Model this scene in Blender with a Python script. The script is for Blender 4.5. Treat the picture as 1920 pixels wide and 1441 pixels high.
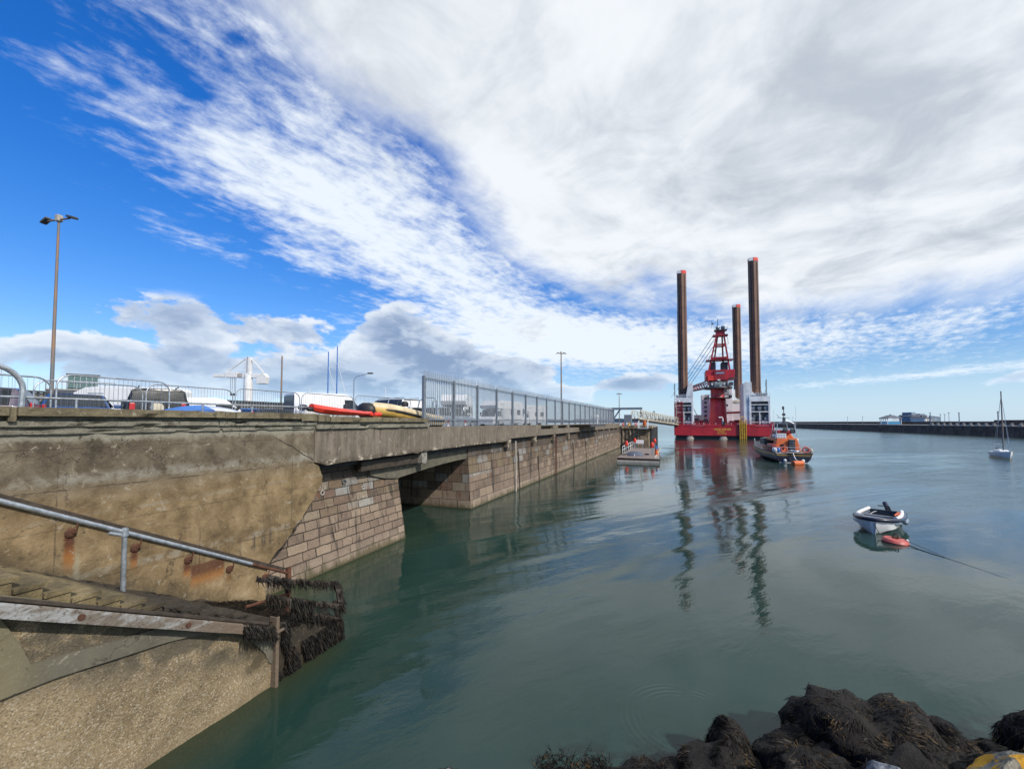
import bpy, bmesh, math, random
from mathutils import Vector, Matrix, noise
R = math.radians
S = bpy.context.scene
for o in list(bpy.data.objects): bpy.data.objects.remove(o)
PI = math.pi
# ------------------------------------------------------------------ camera
EYE = 4.7
cam = bpy.data.cameras.new('camera'); cob = bpy.data.objects.new('camera', cam)
S.collection.objects.link(cob); S.camera = cob
cob.location = (0, 0, EYE); cob.rotation_euler = (R(92.3), 0, 0)
cam.sensor_width = 36; cam.lens = 15.0; cam.shift_y = 38/1920; cam.clip_start = .05; cam.clip_end = 20000
S.render.resolution_x = 1024; S.render.resolution_y = 768
S.view_settings.view_transform = 'Standard'; S.view_settings.look = 'None'
S.view_settings.exposure = 0.28; S.view_settings.gamma = 1

# ------------------------------------------------------------------ node helper
class NT:
    def __init__(s, nt): s.t = nt; s.k = nt.nodes; s.l = nt.links
    def put(s, sock, v):
        if v is None: return
        if hasattr(v, 'is_output') or isinstance(v, bpy.types.NodeSocket): s.l.new(v, sock)
        else:
            if sock.type == 'RGBA' and len(v) == 3: v = (*v, 1)
            sock.default_value = v
    def n(s, ty, out=0, props=None, **kw):
        nd = s.k.new(ty)
        for a, b in (props or {}).items(): setattr(nd, a, b)
        for a, b in kw.items():
            key = int(a[1:]) if a[0] == 'i' and a[1:].isdigit() else a.replace('_', ' ')
            s.put(nd.inputs[key], b)
        return nd.outputs[out]
    def m(s, op, a, b=None, c=None, clamp=False):
        nd = s.k.new('ShaderNodeMath'); nd.operation = op; nd.use_clamp = clamp
        s.put(nd.inputs[0], a); s.put(nd.inputs[1], b) if b is not None else None
        s.put(nd.inputs[2], c) if c is not None else None
        return nd.outputs[0]
    def add(s, *a):
        r = a[0]
        for x in a[1:]: r = s.m('ADD', r, x)
        return r
    def mul(s, *a):
        r = a[0]
        for x in a[1:]: r = s.m('MULTIPLY', r, x)
        return r
    def sub(s, a, b): return s.m('SUBTRACT', a, b)
    def ss(s, x, a, b, lo=0., hi=1.):
        nd = s.k.new('ShaderNodeMapRange'); nd.interpolation_type = 'SMOOTHSTEP'
        s.put(nd.inputs[0], x); nd.inputs[1].default_value = a; nd.inputs[2].default_value = b
        nd.inputs[3].default_value = lo; nd.inputs[4].default_value = hi
        return nd.outputs[0]
    def mix(s, f, a, b, mode='MIX'):
        nd = s.k.new('ShaderNodeMix'); nd.data_type = 'RGBA'; nd.blend_type = mode
        s.put(nd.inputs[0], f); s.put(nd.inputs[6], a); s.put(nd.inputs[7], b)
        return nd.outputs[2]
    def noise(s, vec, scale, detail=4, rough=.55, dist=0, out=0):
        return s.n('ShaderNodeTexNoise', out, None, Vector=vec, Scale=scale, Detail=detail, Roughness=rough, Distortion=dist)
    def vor(s, vec, scale, feature='F1', out=0):
        return s.n('ShaderNodeTexVoronoi', out, {'feature': feature}, Vector=vec, Scale=scale)
    def xyz(s, v): 
        nd = s.k.new('ShaderNodeSeparateXYZ'); s.l.new(v, nd.inputs[0]); return nd.outputs
    def comb(s, x, y, z):
        nd = s.k.new('ShaderNodeCombineXYZ'); s.put(nd.inputs[0], x); s.put(nd.inputs[1], y); s.put(nd.inputs[2], z); return nd.outputs[0]
    def mapv(s, v, scale=(1, 1, 1), loc=(0, 0, 0), rot=(0, 0, 0)):
        return s.n('ShaderNodeMapping', 0, None, Vector=v, Location=loc, Rotation=rot, Scale=scale)
    def ramp(s, f, stops):
        nd = s.k.new('ShaderNodeValToRGB'); cr = nd.color_ramp
        while len(cr.elements) < len(stops): cr.elements.new(.5)
        for e, (p, c) in zip(cr.elements, stops): e.position = p; e.color = (*c, 1)
        s.put(nd.inputs[0], f); return nd.outputs[0]
    def blob(s, x, y, x0, y0, sx, sy, rot=0, amp=1):
        dx = s.sub(x, x0); dy = s.sub(y, y0)
        c, q = math.cos(rot), math.sin(rot)
        a = s.mul(s.add(s.mul(dx, c), s.mul(dy, q)), 1/sx); b = s.mul(s.add(s.mul(dx, -q), s.mul(dy, c)), 1/sy)
        return s.mul(s.m('EXPONENT', s.mul(s.add(s.mul(a, a), s.mul(b, b)), -1.)), amp)

# ------------------------------------------------------------------ world: physical sky with cloud layers
SUN_AZ = R(136); SUN_EL = R(40)       # azimuth measured from +Y towards +X
W = bpy.data.worlds.new('World'); S.world = W; W.use_nodes = True
W.node_tree.nodes.clear(); w = NT(W.node_tree)
sky = w.k.new('ShaderNodeTexSky'); sky.sky_type = 'NISHITA'; sky.sun_disc = False
sky.sun_elevation = SUN_EL; sky.sun_rotation = SUN_AZ; sky.altitude = 0; sky.air_density = 1.0; sky.dust_density = .3; sky.ozone_density = 2.5
skyc = w.n('ShaderNodeHueSaturation', 0, None, Hue=.5, Saturation=1.3, Value=1.0, Color=sky.outputs[0])
D = w.n('ShaderNodeTexCoord', 0)
x, y, z = w.xyz(D)[:3]
az = w.m('ARCTAN2', x, y); el = w.m('ARCSINE', z)
skyc = w.mix(1., skyc, w.mix(w.ss(el, .02, .6), (.95, .97, 1.16), (.42, 1.0, 1.55)), 'MULTIPLY')
zz = w.add(w.m('MAXIMUM', z, 0.), .10)
P = w.comb(w.m('DIVIDE', x, zz), w.m('DIVIDE', y, zz), 0.)
Pr = w.mapv(P, (1, 1, 1), (0, 0, 0), (0, 0, R(38)))          # wind direction of the high cloud
Pw = w.mapv(Pr, (1.0, .34, 1))
# high cloud
big = w.noise(Pr, .75, 3, .5)
fine = w.noise(Pw, 2.6, 9, .66, .45)
flk = w.noise(Pr, 7.5, 7, .62, .3)
L = w.sub(el, w.sub(.45, w.mul(az, .56)))
Lc = w.add(L, w.blob(az, el, .10, .41, .20, .12, -.4, .16), w.blob(az, el, -.20, .56, .09, .05, -.6, -.08), w.mul(w.sub(big, .5), .30), w.mul(w.sub(fine, .5), .34))
main = w.ss(w.add(Lc, w.mul(w.sub(flk, .5), .16)), -.10, .12)
main = w.mul(main, w.ss(w.add(el, w.mul(w.sub(fine, .5), .13)), .16, .26))
wisp_cov = w.add(w.blob(az, el, -.58, .485, .28, .075, -.14, .78), w.blob(az, el, -.30, .385, .30, .105, -.30, .74), w.blob(az, el, -.05, .29, .30, .080, -.25, .72),
                 w.blob(az, el, -.44, .62, .22, .13, -.3, .62), w.blob(az, el, -.20, .50, .22, .09, -.5, .58), w.blob(az, el, -.74, .72, .26, .12, .1, .46), w.blob(az, el, -.66, .335, .10, .02, -.2, .55), w.blob(az, el, -.45, .33, .07, .02, -.2, .6),
                 w.blob(az, el, .45, .165, .62, .065, -.02, 1.0), w.blob(az, el, .75, .078, .22, .007, .06, .9), w.blob(az, el, .05, .19, .32, .055, -.05, .9))
flk2 = w.noise(w.mapv(Pr, (1.6, .8, 1)), 10.5, 5, .65, .25)
wn = w.add(w.mul(fine, .34), w.mul(flk, .30), w.mul(flk2, .36))
wisp = w.mul(w.ss(w.add(w.mul(wisp_cov, .24), wn), .56, .84), w.ss(wisp_cov, .02, .25))
hi = w.m('MAXIMUM', main, wisp)
# streak shading inside the main mass
sh = w.noise(Pr, 1.15, 6, .58, .35)
sh2 = w.noise(w.mapv(P, (1, 1, 1), (4.2, 1.7, 0), (0, 0, R(20))), 3.2, 6, .6, .5)
sv = w.add(w.mul(sh, .62), w.mul(sh2, .38))
grey = w.ss(w.add(sv, w.blob(az, el, .80, .46, .50, .14, -.2, .10), w.blob(az, el, .25, .80, .6, .2, 0, .03)), .44, .67)
hcol = w.mix(grey, (7.7, 8.0, 8.3), (4.5, 4.95, 5.5))
edgeb = w.mix(main, (7.3, 7.9, 8.5), hcol)
c1 = w.mix(w.mul(hi, .96), skyc, edgeb)
# low cumulus
Q = w.comb(w.mul(az, 1.0), w.mul(el, 2.1), 0.)
cn = w.noise(Q, 6.6, 8, .58, .15)
cn_up = w.noise(w.comb(w.add(az, .012), w.mul(w.add(el, .03), 2.1), 0.), 6.6, 8, .58, .15)
cc = w.add(w.blob(az, el, -.66, .185, .16, .035, 0, 1.05), w.blob(az, el, -.49, .19, .07, .035, 0, .9), w.blob(az, el, -.42, .10, .40, .045, 0, .95),
           w.blob(az, el, -.27, .19, .10, .06, -.1, 1.5), w.blob(az, el, -.15, .145, .11, .045, -.1, 1.5), w.blob(az, el, -.80, .10, .30, .05, 0, .75), w.blob(az, el, -.25, .07, .3, .04, 0, .9),
           w.blob(az, el, .02, .115, .085, .030, .05, 1.5), w.blob(az, el, .12, .073, .06, .013, .05, .75), w.blob(az, el, .27, .085, .085, .018, 0, 1.6), w.blob(az, el, .06, .055, .12, .016, 0, .8),
           w.blob(az, el, .07, .235, .10, .05, .5, .75), w.blob(az, el, .88, .07, .04, .010, .3, .95), w.blob(az, el, 2.6, .15, 1.2, .1, 0, .8))
cf = w.add(w.mul(cc, .26), cn)
cd = w.mul(w.ss(cf, .625, .70), w.ss(cc, .05, .35))
lit = w.ss(w.sub(cn, cn_up), -.08, .10)
core = w.ss(cf, .63, .92)
ccol = w.mix(core, w.mix(lit, (4.6, 5.4, 6.7), (7.6, 8.0, 8.4)), w.mix(lit, (2.2, 3.0, 4.5), (4.6, 5.4, 6.6)))
c2 = w.mix(w.mul(cd, .93), c1, ccol)
# pale air at the horizon
c3 = w.mix(w.ss(el, .14, 0., 0., .62), c2, (4.5, 6.7, 9.0))
bg = w.k.new('ShaderNodeBackground'); w.put(bg.inputs[0], c3); bg.inputs[1].default_value = .1
wo = w.k.new('ShaderNodeOutputWorld'); w.l.new(bg.outputs[0], wo.inputs[0])

# ------------------------------------------------------------------ sun
sun = bpy.data.lights.new('sun', 'SUN'); sun.energy = 3.3; sun.angle = R(1.2); sun.color = (1, .93, .84)
so = bpy.data.objects.new('sun', sun); S.collection.objects.link(so)
sd = Vector((math.sin(SUN_AZ)*math.cos(SUN_EL), math.cos(SUN_AZ)*math.cos(SUN_EL), math.sin(SUN_EL)))
so.rotation_euler = sd.to_track_quat('Z', 'Y').to_euler()

# ------------------------------------------------------------------ scene helpers
QA = R(90-21.18)                       # heading of the quay: local x runs along it, local y towards the land
UQ = Vector((math.sin(R(21.18)), math.cos(R(21.18)), 0)); NQ = Vector((-UQ.y, UQ.x, 0))
def q2w(s, d, z=0): return UQ*s + NQ*d + Vector((0, 0, z))
def link(o): S.collection.objects.link(o); return o
def tag(o, label=None, cat=None, group=None, kind=None):
    if label: o['label'] = label
    if cat: o['category'] = cat
    if group: o['group'] = group
    if kind: o['kind'] = kind
    return o
def thing(name, label, cat, loc=(0, 0, 0), rz=0, group=None, tilt=(0, 0)):
    o = bpy.data.objects.new(name, None); o.empty_display_size = .2; link(o)
    o.location = loc; o.rotation_euler = (tilt[0], tilt[1], rz)
    return tag(o, label, cat, group)
def qthing(name, label, cat, s=0, d=0, z=0, group=None, rz=0): return thing(name, label, cat, q2w(s, d, z), QA+rz, group)
def copy_tree(o, parent=None):
    c = o.copy(); link(c); c.parent = parent
    for ch in o.children: copy_tree(ch, c)
    return c

class MB:
    def __init__(s): s.v = []; s.f = []
    def quad(s, *p): 
        i = len(s.v); s.v += [tuple(q) for q in p]; s.f.append(tuple(range(i, i+len(p)))); return s
    def hexa(s, p):        # 8 corners: bottom 4 ccw, top 4 ccw
        i = len(s.v); s.v += [tuple(q) for q in p]
        for f in ((3, 2, 1, 0), (4, 5, 6, 7), (0, 1, 5, 4), (1, 2, 6, 5), (2, 3, 7, 6), (3, 0, 4, 7)): s.f.append(tuple(i+k for k in f))
        return s
    def box(s, x0, x1, y0, y1, z0, z1):
        return s.hexa([(x0, y0, z0), (x1, y0, z0), (x1, y1, z0), (x0, y1, z0), (x0, y0, z1), (x1, y0, z1), (x1, y1, z1), (x0, y1, z1)])
    def cbox(s, c, size, rot=None):
        hx, hy, hz = [k/2 for k in size]; pts = [(-hx, -hy, -hz), (hx, -hy, -hz), (hx, hy, -hz), (-hx, hy, -hz), (-hx, -hy, hz), (hx, -hy, hz), (hx, hy, hz), (-hx, hy, hz)]
        M = rot if rot is not None else Matrix.Identity(3)
        return s.hexa([Vector(c)+M @ Vector(p) for p in pts])
    def bar(s, a, b, w, h=None):           # rectangular bar
        a, b = Vector(a), Vector(b); h = h or w; t = (b-a).normalized()
        up = Vector((0, 0, 1)) if abs(t.z) < .95 else Vector((1, 0, 0))
        r = t.cross(up).normalized(); q = r.cross(t)
        c = [(-w/2, -h/2), (w/2, -h/2), (w/2, h/2), (-w/2, h/2)]
        return s.hexa([a+r*i+q*j for i, j in c]+[b+r*i+q*j for i, j in c])
    def tube(s, pts, r, n=8, cap=True, closed=False):
        pts = [Vector(p) for p in pts]; rs = r if isinstance(r, (list, tuple)) else [r]*len(pts)
        rings = []; N = len(pts); prev = None
        for k, p in enumerate(pts):
            if closed: t = pts[(k+1) % N]-pts[k-1]
            else: t = pts[min(k+1, N-1)]-pts[max(k-1, 0)]
            t.normalize()
            if prev is None:
                up = Vector((0, 0, 1)) if abs(t.z) < .9 else Vector((1, 0, 0)); a = t.cross(up).normalized()
            else: a = (prev-t*prev.dot(t)).normalized()
            prev = a; b = t.cross(a)
            i0 = len(s.v); s.v += [tuple(p+(a*math.cos(2*PI*j/n)+b*math.sin(2*PI*j/n))*rs[k]) for j in range(n)]; rings.append(i0)
        for k in range(N if closed else N-1):
            i, j = rings[k], rings[(k+1) % N]
            for q in range(n): s.f.append((i+q, i+(q+1) % n, j+(q+1) % n, j+q))
        if cap and not closed:
            s.f.append(tuple(rings[0]+q for q in reversed(range(n)))); s.f.append(tuple(rings[-1]+q for q in range(n)))
        return s
    def lathe(s, prof, c=(0, 0, 0), n=16, ph=0, squash=1):
        c = Vector(c); rings = []
        for r, z in prof:
            rings.append(len(s.v)); s.v += [tuple(c+Vector((r*math.cos(ph+2*PI*j/n), squash*r*math.sin(ph+2*PI*j/n), z))) for j in range(n)]
        for i, j in zip(rings, rings[1:]):
            for q in range(n): s.f.append((i+q, i+(q+1) % n, j+(q+1) % n, j+q))
        s.f.append(tuple(rings[0]+q for q in reversed(range(n)))); s.f.append(tuple(rings[-1]+q for q in range(n)))
        return s
    def prism(s, poly, y0, y1, axis='y'):    # polygon in x,z extruded over y (or x,y over z)
        n = len(poly); i = len(s.v)
        def P(a, b, c): return (a, c, b) if axis == 'y' else ((a, b, c) if axis == 'z' else (c, a, b))
        s.v += [P(a, b, y0) for a, b in poly]+[P(a, b, y1) for a, b in poly]
        s.f.append(tuple(range(i, i+n))); s.f.append(tuple(reversed(range(i+n, i+2*n))))
        for k in range(n): s.f.append((i+k, i+n+k, i+n+(k+1) % n, i+(k+1) % n))
        return s
    def loft(s, rings, closed=False, caps=True):
        idx = []; n = len(rings[0])
        for r in rings: idx.append(len(s.v)); s.v += [tuple(p) for p in r]
        for i, j in zip(idx, idx[1:]):
            for q in range(n if closed else n-1): s.f.append((i+q, i+(q+1) % n, j+(q+1) % n, j+q))
        if caps: s.f.append(tuple(idx[0]+q for q in reversed(range(n)))); s.f.append(tuple(idx[-1]+q for q in range(n)))
        return s
    def ball(s, c, r, n=10, sq=(1, 1, 1)):
        c = Vector(c); rings = []
        for k in range(1, n):
            a = PI*k/n-PI/2; rings.append(len(s.v))
            s.v += [tuple(c+Vector((sq[0]*r*math.cos(a)*math.cos(2*PI*j/(2*n)), sq[1]*r*math.cos(a)*math.sin(2*PI*j/(2*n)), sq[2]*r*math.sin(a)))) for j in range(2*n)]
        for i, j in zip(rings, rings[1:]):
            for q in range(2*n): s.f.append((i+q, i+(q+1) % (2*n), j+(q+1) % (2*n), j+q))
        s.f.append(tuple(rings[0]+q for q in reversed(range(2*n)))); s.f.append(tuple(rings[-1]+q for q in range(2*n)))
        return s
    def torus(s, c, R0, r, n=20, m=8, axis='z'):
        c = Vector(c); pts = []
        for k in range(n):
            a = 2*PI*k/n; p = Vector((math.cos(a)*R0, math.sin(a)*R0, 0))
            if axis == 'x': p = Vector((0, p.x, p.y))
            if axis == 'y': p = Vector((p.x, 0, p.y))
            pts.append(c+p)
        return s.tube(pts, r, m, closed=True)
    def build(s, name, m, parent=None, smooth=False, bevel=0, fix=True, seg=2):
        me = bpy.data.meshes.new(name); me.from_pydata(s.v, [], s.f); me.update()
        if fix:
            bm = bmesh.new(); bm.from_mesh(me); bmesh.ops.recalc_face_normals(bm, faces=bm.faces); bm.to_mesh(me); bm.free()
        if smooth:
            for p in me.polygons: p.use_smooth = True
            me.set_sharp_from_angle(angle=R(42))
        o = bpy.data.objects.new(name, me); link(o); o.parent = parent
        if m: me.materials.append(m)
        if bevel:
            b = o.modifiers.new('bevel', 'BEVEL'); b.width = bevel; b.segments = seg; b.limit_method = 'ANGLE'; b.angle_limit = R(35)
        return o

# ------------------------------------------------------------------ materials
def newmat(name):
    m = bpy.data.materials.new(name); m.use_nodes = True; m.node_tree.nodes.clear(); t = NT(m.node_tree)
    b = t.k.new('ShaderNodeBsdfPrincipled'); o = t.k.new('ShaderNodeOutputMaterial'); t.l.new(b.outputs[0], o.inputs[0])
    return m, t, b
def bump(t, b, h, strength=.4, dist=.02):
    bp = t.k.new('ShaderNodeBump'); bp.inputs['Strength'].default_value = strength; bp.inputs['Distance'].default_value = dist
    t.l.new(h, bp.inputs['Height']); t.l.new(bp.outputs[0], b.inputs['Normal']); return bp
def paint(name, col, rough=.45, metal=0, var=.22, scale=3, dirt=(.08, .06, .045), damt=.25, bmp=.08, coat=0):
    m, t, b = newmat(name); O = t.n('ShaderNodeTexCoord', 3)
    n1 = t.noise(O, scale, 6, .6); n2 = t.noise(t.mapv(O, (1, 1, .25)), scale*3.1, 5, .65)
    c = t.mix(t.ss(n1, .3, .7), tuple(k*(1-var) for k in col), tuple(min(1, k*(1+var*.6)) for k in col))
    c = t.mix(t.mul(t.ss(n2, .52, .78), damt), c, dirt)
    t.put(b.inputs['Base Color'], c); t.put(b.inputs['Roughness'], t.ss(n1, .2, .8, max(.03, rough-.1), min(1, rough+.12))); b.inputs['Metallic'].default_value = metal
    b.inputs['Coat Weight'].default_value = coat
    if bmp: bump(t, b, n2, bmp, .01)
    return m
M = {}
M['white'] = paint('white_paint', (.72, .73, .73), .4, damt=.10, var=.10, bmp=.03)
M['white_ship'] = paint('white_ship_paint', (.66, .69, .72), .45, scale=.5, damt=.3, dirt=(.3, .25, .2))
M['vanwhite'] = paint('van_white', (.74, .75, .76), .3, damt=.03, coat=.4, var=.05, bmp=0)
M['red_ship'] = paint('red_ship_paint', (.42, .018, .03), .42, scale=.4, damt=.35, dirt=(.2, .03, .03))
M['red_dark'] = paint('red_crane_paint', (.30, .018, .024), .42, scale=.5, damt=.35, dirt=(.1, .02, .02))
M['legsteel'] = paint('leg_steel', (.17, .088, .058), .6, scale=.25, damt=.55, dirt=(.05, .026, .02), var=.35)
M['legdark'] = paint('leg_rack', (.085, .045, .035), .6, scale=.3, damt=.4)
M['black'] = paint('black_rubber', (.018, .018, .02), .55, var=.4, damt=.2)
M['dark'] = paint('dark_steel', (.06, .065, .07), .5)
M['galv'] = paint('galvanised_steel', (.42, .46, .50), .38, .65, scale=14, var=.25, damt=.3, dirt=(.2, .17, .15))
M['palis'] = paint('palisade_steel', (.20, .23, .27), .5, .3, scale=6, var=.2, damt=.25)
M['pale'] = paint('pale_steel', (.31, .34, .37), .5, .3, scale=4, var=.2, damt=.25, dirt=(.15, .15, .16))
M['rust'] = paint('rusty_iron', (.10, .040, .022), .85, scale=9, var=.5, damt=.5, dirt=(.04, .015, .01), bmp=.5)
M['timber'] = paint('dark_wet_timber', (.05, .038, .028), .7, scale=5, var=.45, damt=.5, bmp=.4)
M['glass'] = paint('car_glass', (.008, .012, .016), .10, var=.2, damt=0, bmp=0)
M['glassg'] = paint('green_glass', (.10, .17, .16), .1, var=.3, damt=0, bmp=0)
M['blue'] = paint('blue_car_paint', (.012, .055, .19), .25, coat=.8, damt=.05, bmp=0)
M['navy'] = paint('navy_paint', (.012, .016, .04), .35, coat=.3, damt=.1)
M['purple'] = paint('purple_car_paint', (.035, .02, .06), .25, coat=.8, damt=.05, bmp=0)
M['carblack'] = paint('dark_green_car_paint', (.010, .014, .014), .5, coat=0, damt=.08, bmp=0)
M['silver'] = paint('silver_blue_paint', (.30, .36, .43), .3, .4, coat=.6, damt=.08, bmp=0)
M['midblue'] = paint('mid_blue_paint', (.04, .16, .48), .35, damt=.15)
M['tyre'] = paint('tyre', (.02, .02, .02), .8)
M['lampred'] = paint('red_lens', (.5, .02, .02), .2, damt=0, bmp=0)
M['cover'] = paint('cream_cover', (.50, .46, .36), .6)
M['orange'] = paint('orange_paint', (.58, .12, .025), .5, scale=2, damt=.4, dirt=(.25, .08, .03))
M['brightred'] = paint('bright_red', (.72, .05, .03), .4, damt=.12)
M['floatred'] = paint('faded_red_plastic', (.48, .10, .085), .5, scale=6, damt=.25)
M['yellow'] = paint('yellow_paint', (.62, .36, .03), .5, damt=.4, dirt=(.12, .06, .02), scale=2)
M['ribyellow'] = paint('cream_yellow_tube', (.55, .36, .09), .5, scale=2, damt=.2)
M['ribtop'] = paint('pale_cream_tube', (.60, .50, .32), .5, scale=2, damt=.2)
M['greybuild'] = paint('grey_cladding', (.10, .12, .16), .6, scale=.5)
M['stonegrey'] = paint('light_stone', (.36, .34, .31), .8, scale=3, damt=.5, bmp=.3)
M['plank'] = paint('weathered_planks', (.27, .22, .20), .8, scale=2, damt=.5, bmp=.3)
M['text'] = paint('yellow_lettering', (.75, .42, .05), .5, damt=0, bmp=0)
M['bluepanel'] = paint('blue_panel', (.05, .30, .52), .5, damt=.2)
M['algae'] = paint('green_tint', (.10, .11, .04), .8)
M['roof'] = paint('grey_slate', (.13, .14, .17), .7, scale=1)

def concrete(name, kind):
    m, t, b = newmat(name); O = t.n('ShaderNodeTexCoord', 3); X = t.xyz(O); sx, sy, sz = X[0], X[1], X[2]
    big = t.noise(O, .55, 5, .6, .4); mid = t.noise(O, 2.7, 7, .65, .3); fin = t.noise(O, 24, 6, .7)
    streak = t.noise(t.mapv(O, (5., 5., .35)), 1.3, 6, .65, .2)
    grit = t.vor(O, 55); gc = t.vor(O, 60, out=1)
    wob = t.add(t.mul(t.sub(mid, .5), .35), t.mul(t.sub(fin, .5), .12))
    if kind == 'cope':
        c = t.ramp(t.add(t.mul(big, .3), t.mul(mid, .7)), [(.3, (.055, .045, .027)), (.48, (.14, .118, .072)), (.62, (.21, .18, .115)), (.78, (.33, .30, .23))])
        c = t.mix(t.mul(t.ss(streak, .55, .68), .7), c, (.03, .026, .018)); st = .6
    elif kind == 'band':
        c = t.ramp(t.add(t.mul(big, .3), t.mul(mid, .7)), [(.3, (.09, .083, .062)), (.48, (.20, .19, .15)), (.62, (.28, .27, .215)), (.78, (.38, .36, .30))])
        c = t.mix(t.mul(t.ss(mid, .55, .68), .8), c, (.05, .04, .028)); st = .8
    elif kind == 'wall':
        up = t.ramp(t.add(t.mul(big, .4), t.mul(mid, .6)), [(.32, (.038, .029, .019)), (.46, (.105, .084, .056)), (.58, (.17, .14, .098)), (.74, (.31, .27, .20))])
        lo = t.ramp(t.add(t.mul(big, .45), t.mul(mid, .55)), [(.32, (.062, .041, .021)), (.45, (.170, .118, .058)), (.57, (.27, .195, .105)), (.72, (.42, .34, .225))])
        c = t.mix(t.ss(t.add(sz, t.mul(wob, 1.2)), 3.0, 3.8), lo, up)
        c = t.mix(t.mul(t.ss(t.add(sz, wob), 4.30, 4.42), .75), c, t.mix(mid, (.20, .19, .15), (.34, .33, .27)))
        # grey-white band and efflorescence under the lift joints
        for z0, sl, wd, am in ((3.62, .0, .10, .65), (1.95, .02, .07, .6), (2.85, -.02, .04, .3)):
            g = t.m('ABSOLUTE', t.sub(t.add(sz, t.mul(sx, sl), t.mul(wob, .35)), z0+.06)); c = t.mix(t.mul(t.ss(g, wd*1.5, wd*.3), t.ss(mid, .4, .6), am), c, (.27, .26, .22))
        for z0, sl, wd, am in ((4.22, .0, .012, .6), (3.50, 0, .018, .75), (2.82, 0, .012, .45), (1.90, .02, .02, .55), (2.15, .0, .009, .3)):
            g = t.m('ABSOLUTE', t.add(t.sub(t.add(sz, t.mul(sx, sl)), z0), t.mul(t.sub(fin, .5), .05), t.mul(t.sub(mid, .5), .06)))
            c = t.mix(t.mul(t.ss(g, wd, wd*.3), t.ss(t.noise(O, 1.7, 2), .38, .52), am), c, (.03, .024, .016))
        for z0 in (1.65,):   # damp dark smear
            g = t.m('ABSOLUTE', t.sub(t.add(sz, t.mul(wob, .8)), z0)); c = t.mix(t.mul(t.ss(g, .35, .05), t.ss(streak, .5, .64), t.ss(sx, 5.5, 7.5), .8), c, (.03, .03, .03))
        # vertical day joints
        for x0 in (4.12, 6.55, 9.0):
            g = t.m('ABSOLUTE', t.add(t.sub(sx, x0), t.mul(t.sub(fin, .5), .05))); c = t.mix(t.mul(t.ss(g, .016, .005), t.ss(t.noise(O, 1.3, 2), .4, .5), .55), c, (.04, .03, .02))
        # white lime run below the joint
        g = t.m('ABSOLUTE', t.add(t.sub(sx, 4.42), t.mul(t.sub(fin, .5), .1))); c = t.mix(t.mul(t.ss(g, .06, .02), t.ss(sz, 2.5, 1.9), .7), c, (.40, .38, .28))
        # rust runs
        def rustrun(c, x0, x1, ztop, zbot, am=1):
            mx = t.mul(t.ss(t.add(sx, t.mul(t.sub(fin, .5), .10)), x0-.03, x0+.03), t.ss(t.add(sx, t.mul(t.sub(fin, .5), .10)), x1+.03, x1-.03))
            mz = t.mul(t.ss(t.add(sz, t.mul(wob, .2)), zbot, (zbot+ztop)/2), t.ss(sz, ztop+.03, ztop-.02))
            f = t.mul(mx, mz, am); c = t.mix(f, c, t.mix(t.ss(sz, (ztop+zbot)/2-.1, ztop-.15), (.30, .125, .03), (.09, .03, .014)))
            return c
        c = rustrun(c, 4.24, 4.38, 2.74, 1.90); c = rustrun(c, 5.24, 5.35, 2.19, 1.72, .9); c = rustrun(c, 6.22, 6.38, 1.66, 1.2, .9)
        c = rustrun(c, 6.38, 7.12, t.add(0, 1.60) if False else 1.50, .93, .85); c = rustrun(c, 7.2, 7.3, 1.2, .8, .6)
        # dark damp foot of the wall above the steps
        lvl = t.sub(sz, t.sub(4.30, t.mul(sx, .57)))
        c = t.mix(t.mul(t.ss(t.add(lvl, t.mul(wob, .9)), .55, .02), .78), c, t.mix(mid, (.03, .026, .016), (.085, .07, .04)))
        # diagonal crack
        g = t.m('ABSOLUTE', t.add(t.sub(t.add(sz, t.mul(sx, .55)), 8.93), t.mul(t.sub(mid, .5), .22), t.mul(t.sub(fin, .5), .08)))
        c = t.mix(t.mul(t.ss(g, .022, .006), t.ss(sx, 8.3, 8.5), t.ss(sz, 3.4, 3.5)), c, (.02, .016, .012))
        c = t.mix(t.mul(t.ss(t.m('ABSOLUTE', t.sub(g, .05)), .03, .0), t.ss(sx, 8.9, 9.2), t.ss(mid, .5, .6), .7), c, (.36, .34, .29))
        st = .5
    elif kind == 'beam':
        c = t.ramp(t.add(t.mul(big, .3), t.mul(mid, .35), t.mul(streak, .35)), [(.33, (.065, .053, .042)), (.47, (.15, .125, .097)), (.6, (.235, .20, .158)), (.76, (.37, .335, .28))])
        streak = t.add(t.mul(t.noise(t.mapv(O, (11., 11., .55)), 1., 6, .72, .5), .7), t.mul(mid, .3))
        c = t.mix(t.mul(t.ss(streak, .50, .64), .8), c, (.050, .041, .034))
        c = t.mix(t.mul(t.ss(streak, .42, .34), .6), c, (.27, .25, .21))
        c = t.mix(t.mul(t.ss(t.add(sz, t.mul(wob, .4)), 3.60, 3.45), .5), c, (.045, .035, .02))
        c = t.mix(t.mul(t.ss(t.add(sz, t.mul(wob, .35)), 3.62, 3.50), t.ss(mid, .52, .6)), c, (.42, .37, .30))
        st = .5
    elif kind == 'agg':
        base = t.ramp(t.add(t.mul(big, .5), t.mul(mid, .5)), [(.3, (.085, .064, .035)), (.47, (.215, .158, .085)), (.62, (.315, .24, .138)), (.8, (.42, .34, .22))])
        sp = t.ramp(t.xyz(gc)[0], [(0, (.08, .062, .04)), (.35, (.24, .19, .12)), (.75, (.33, .27, .18)), (1., (.50, .46, .38))])
        c = t.mix(t.mul(t.ss(t.xyz(gc)[1], .1, .7), .62), base, sp)
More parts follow.
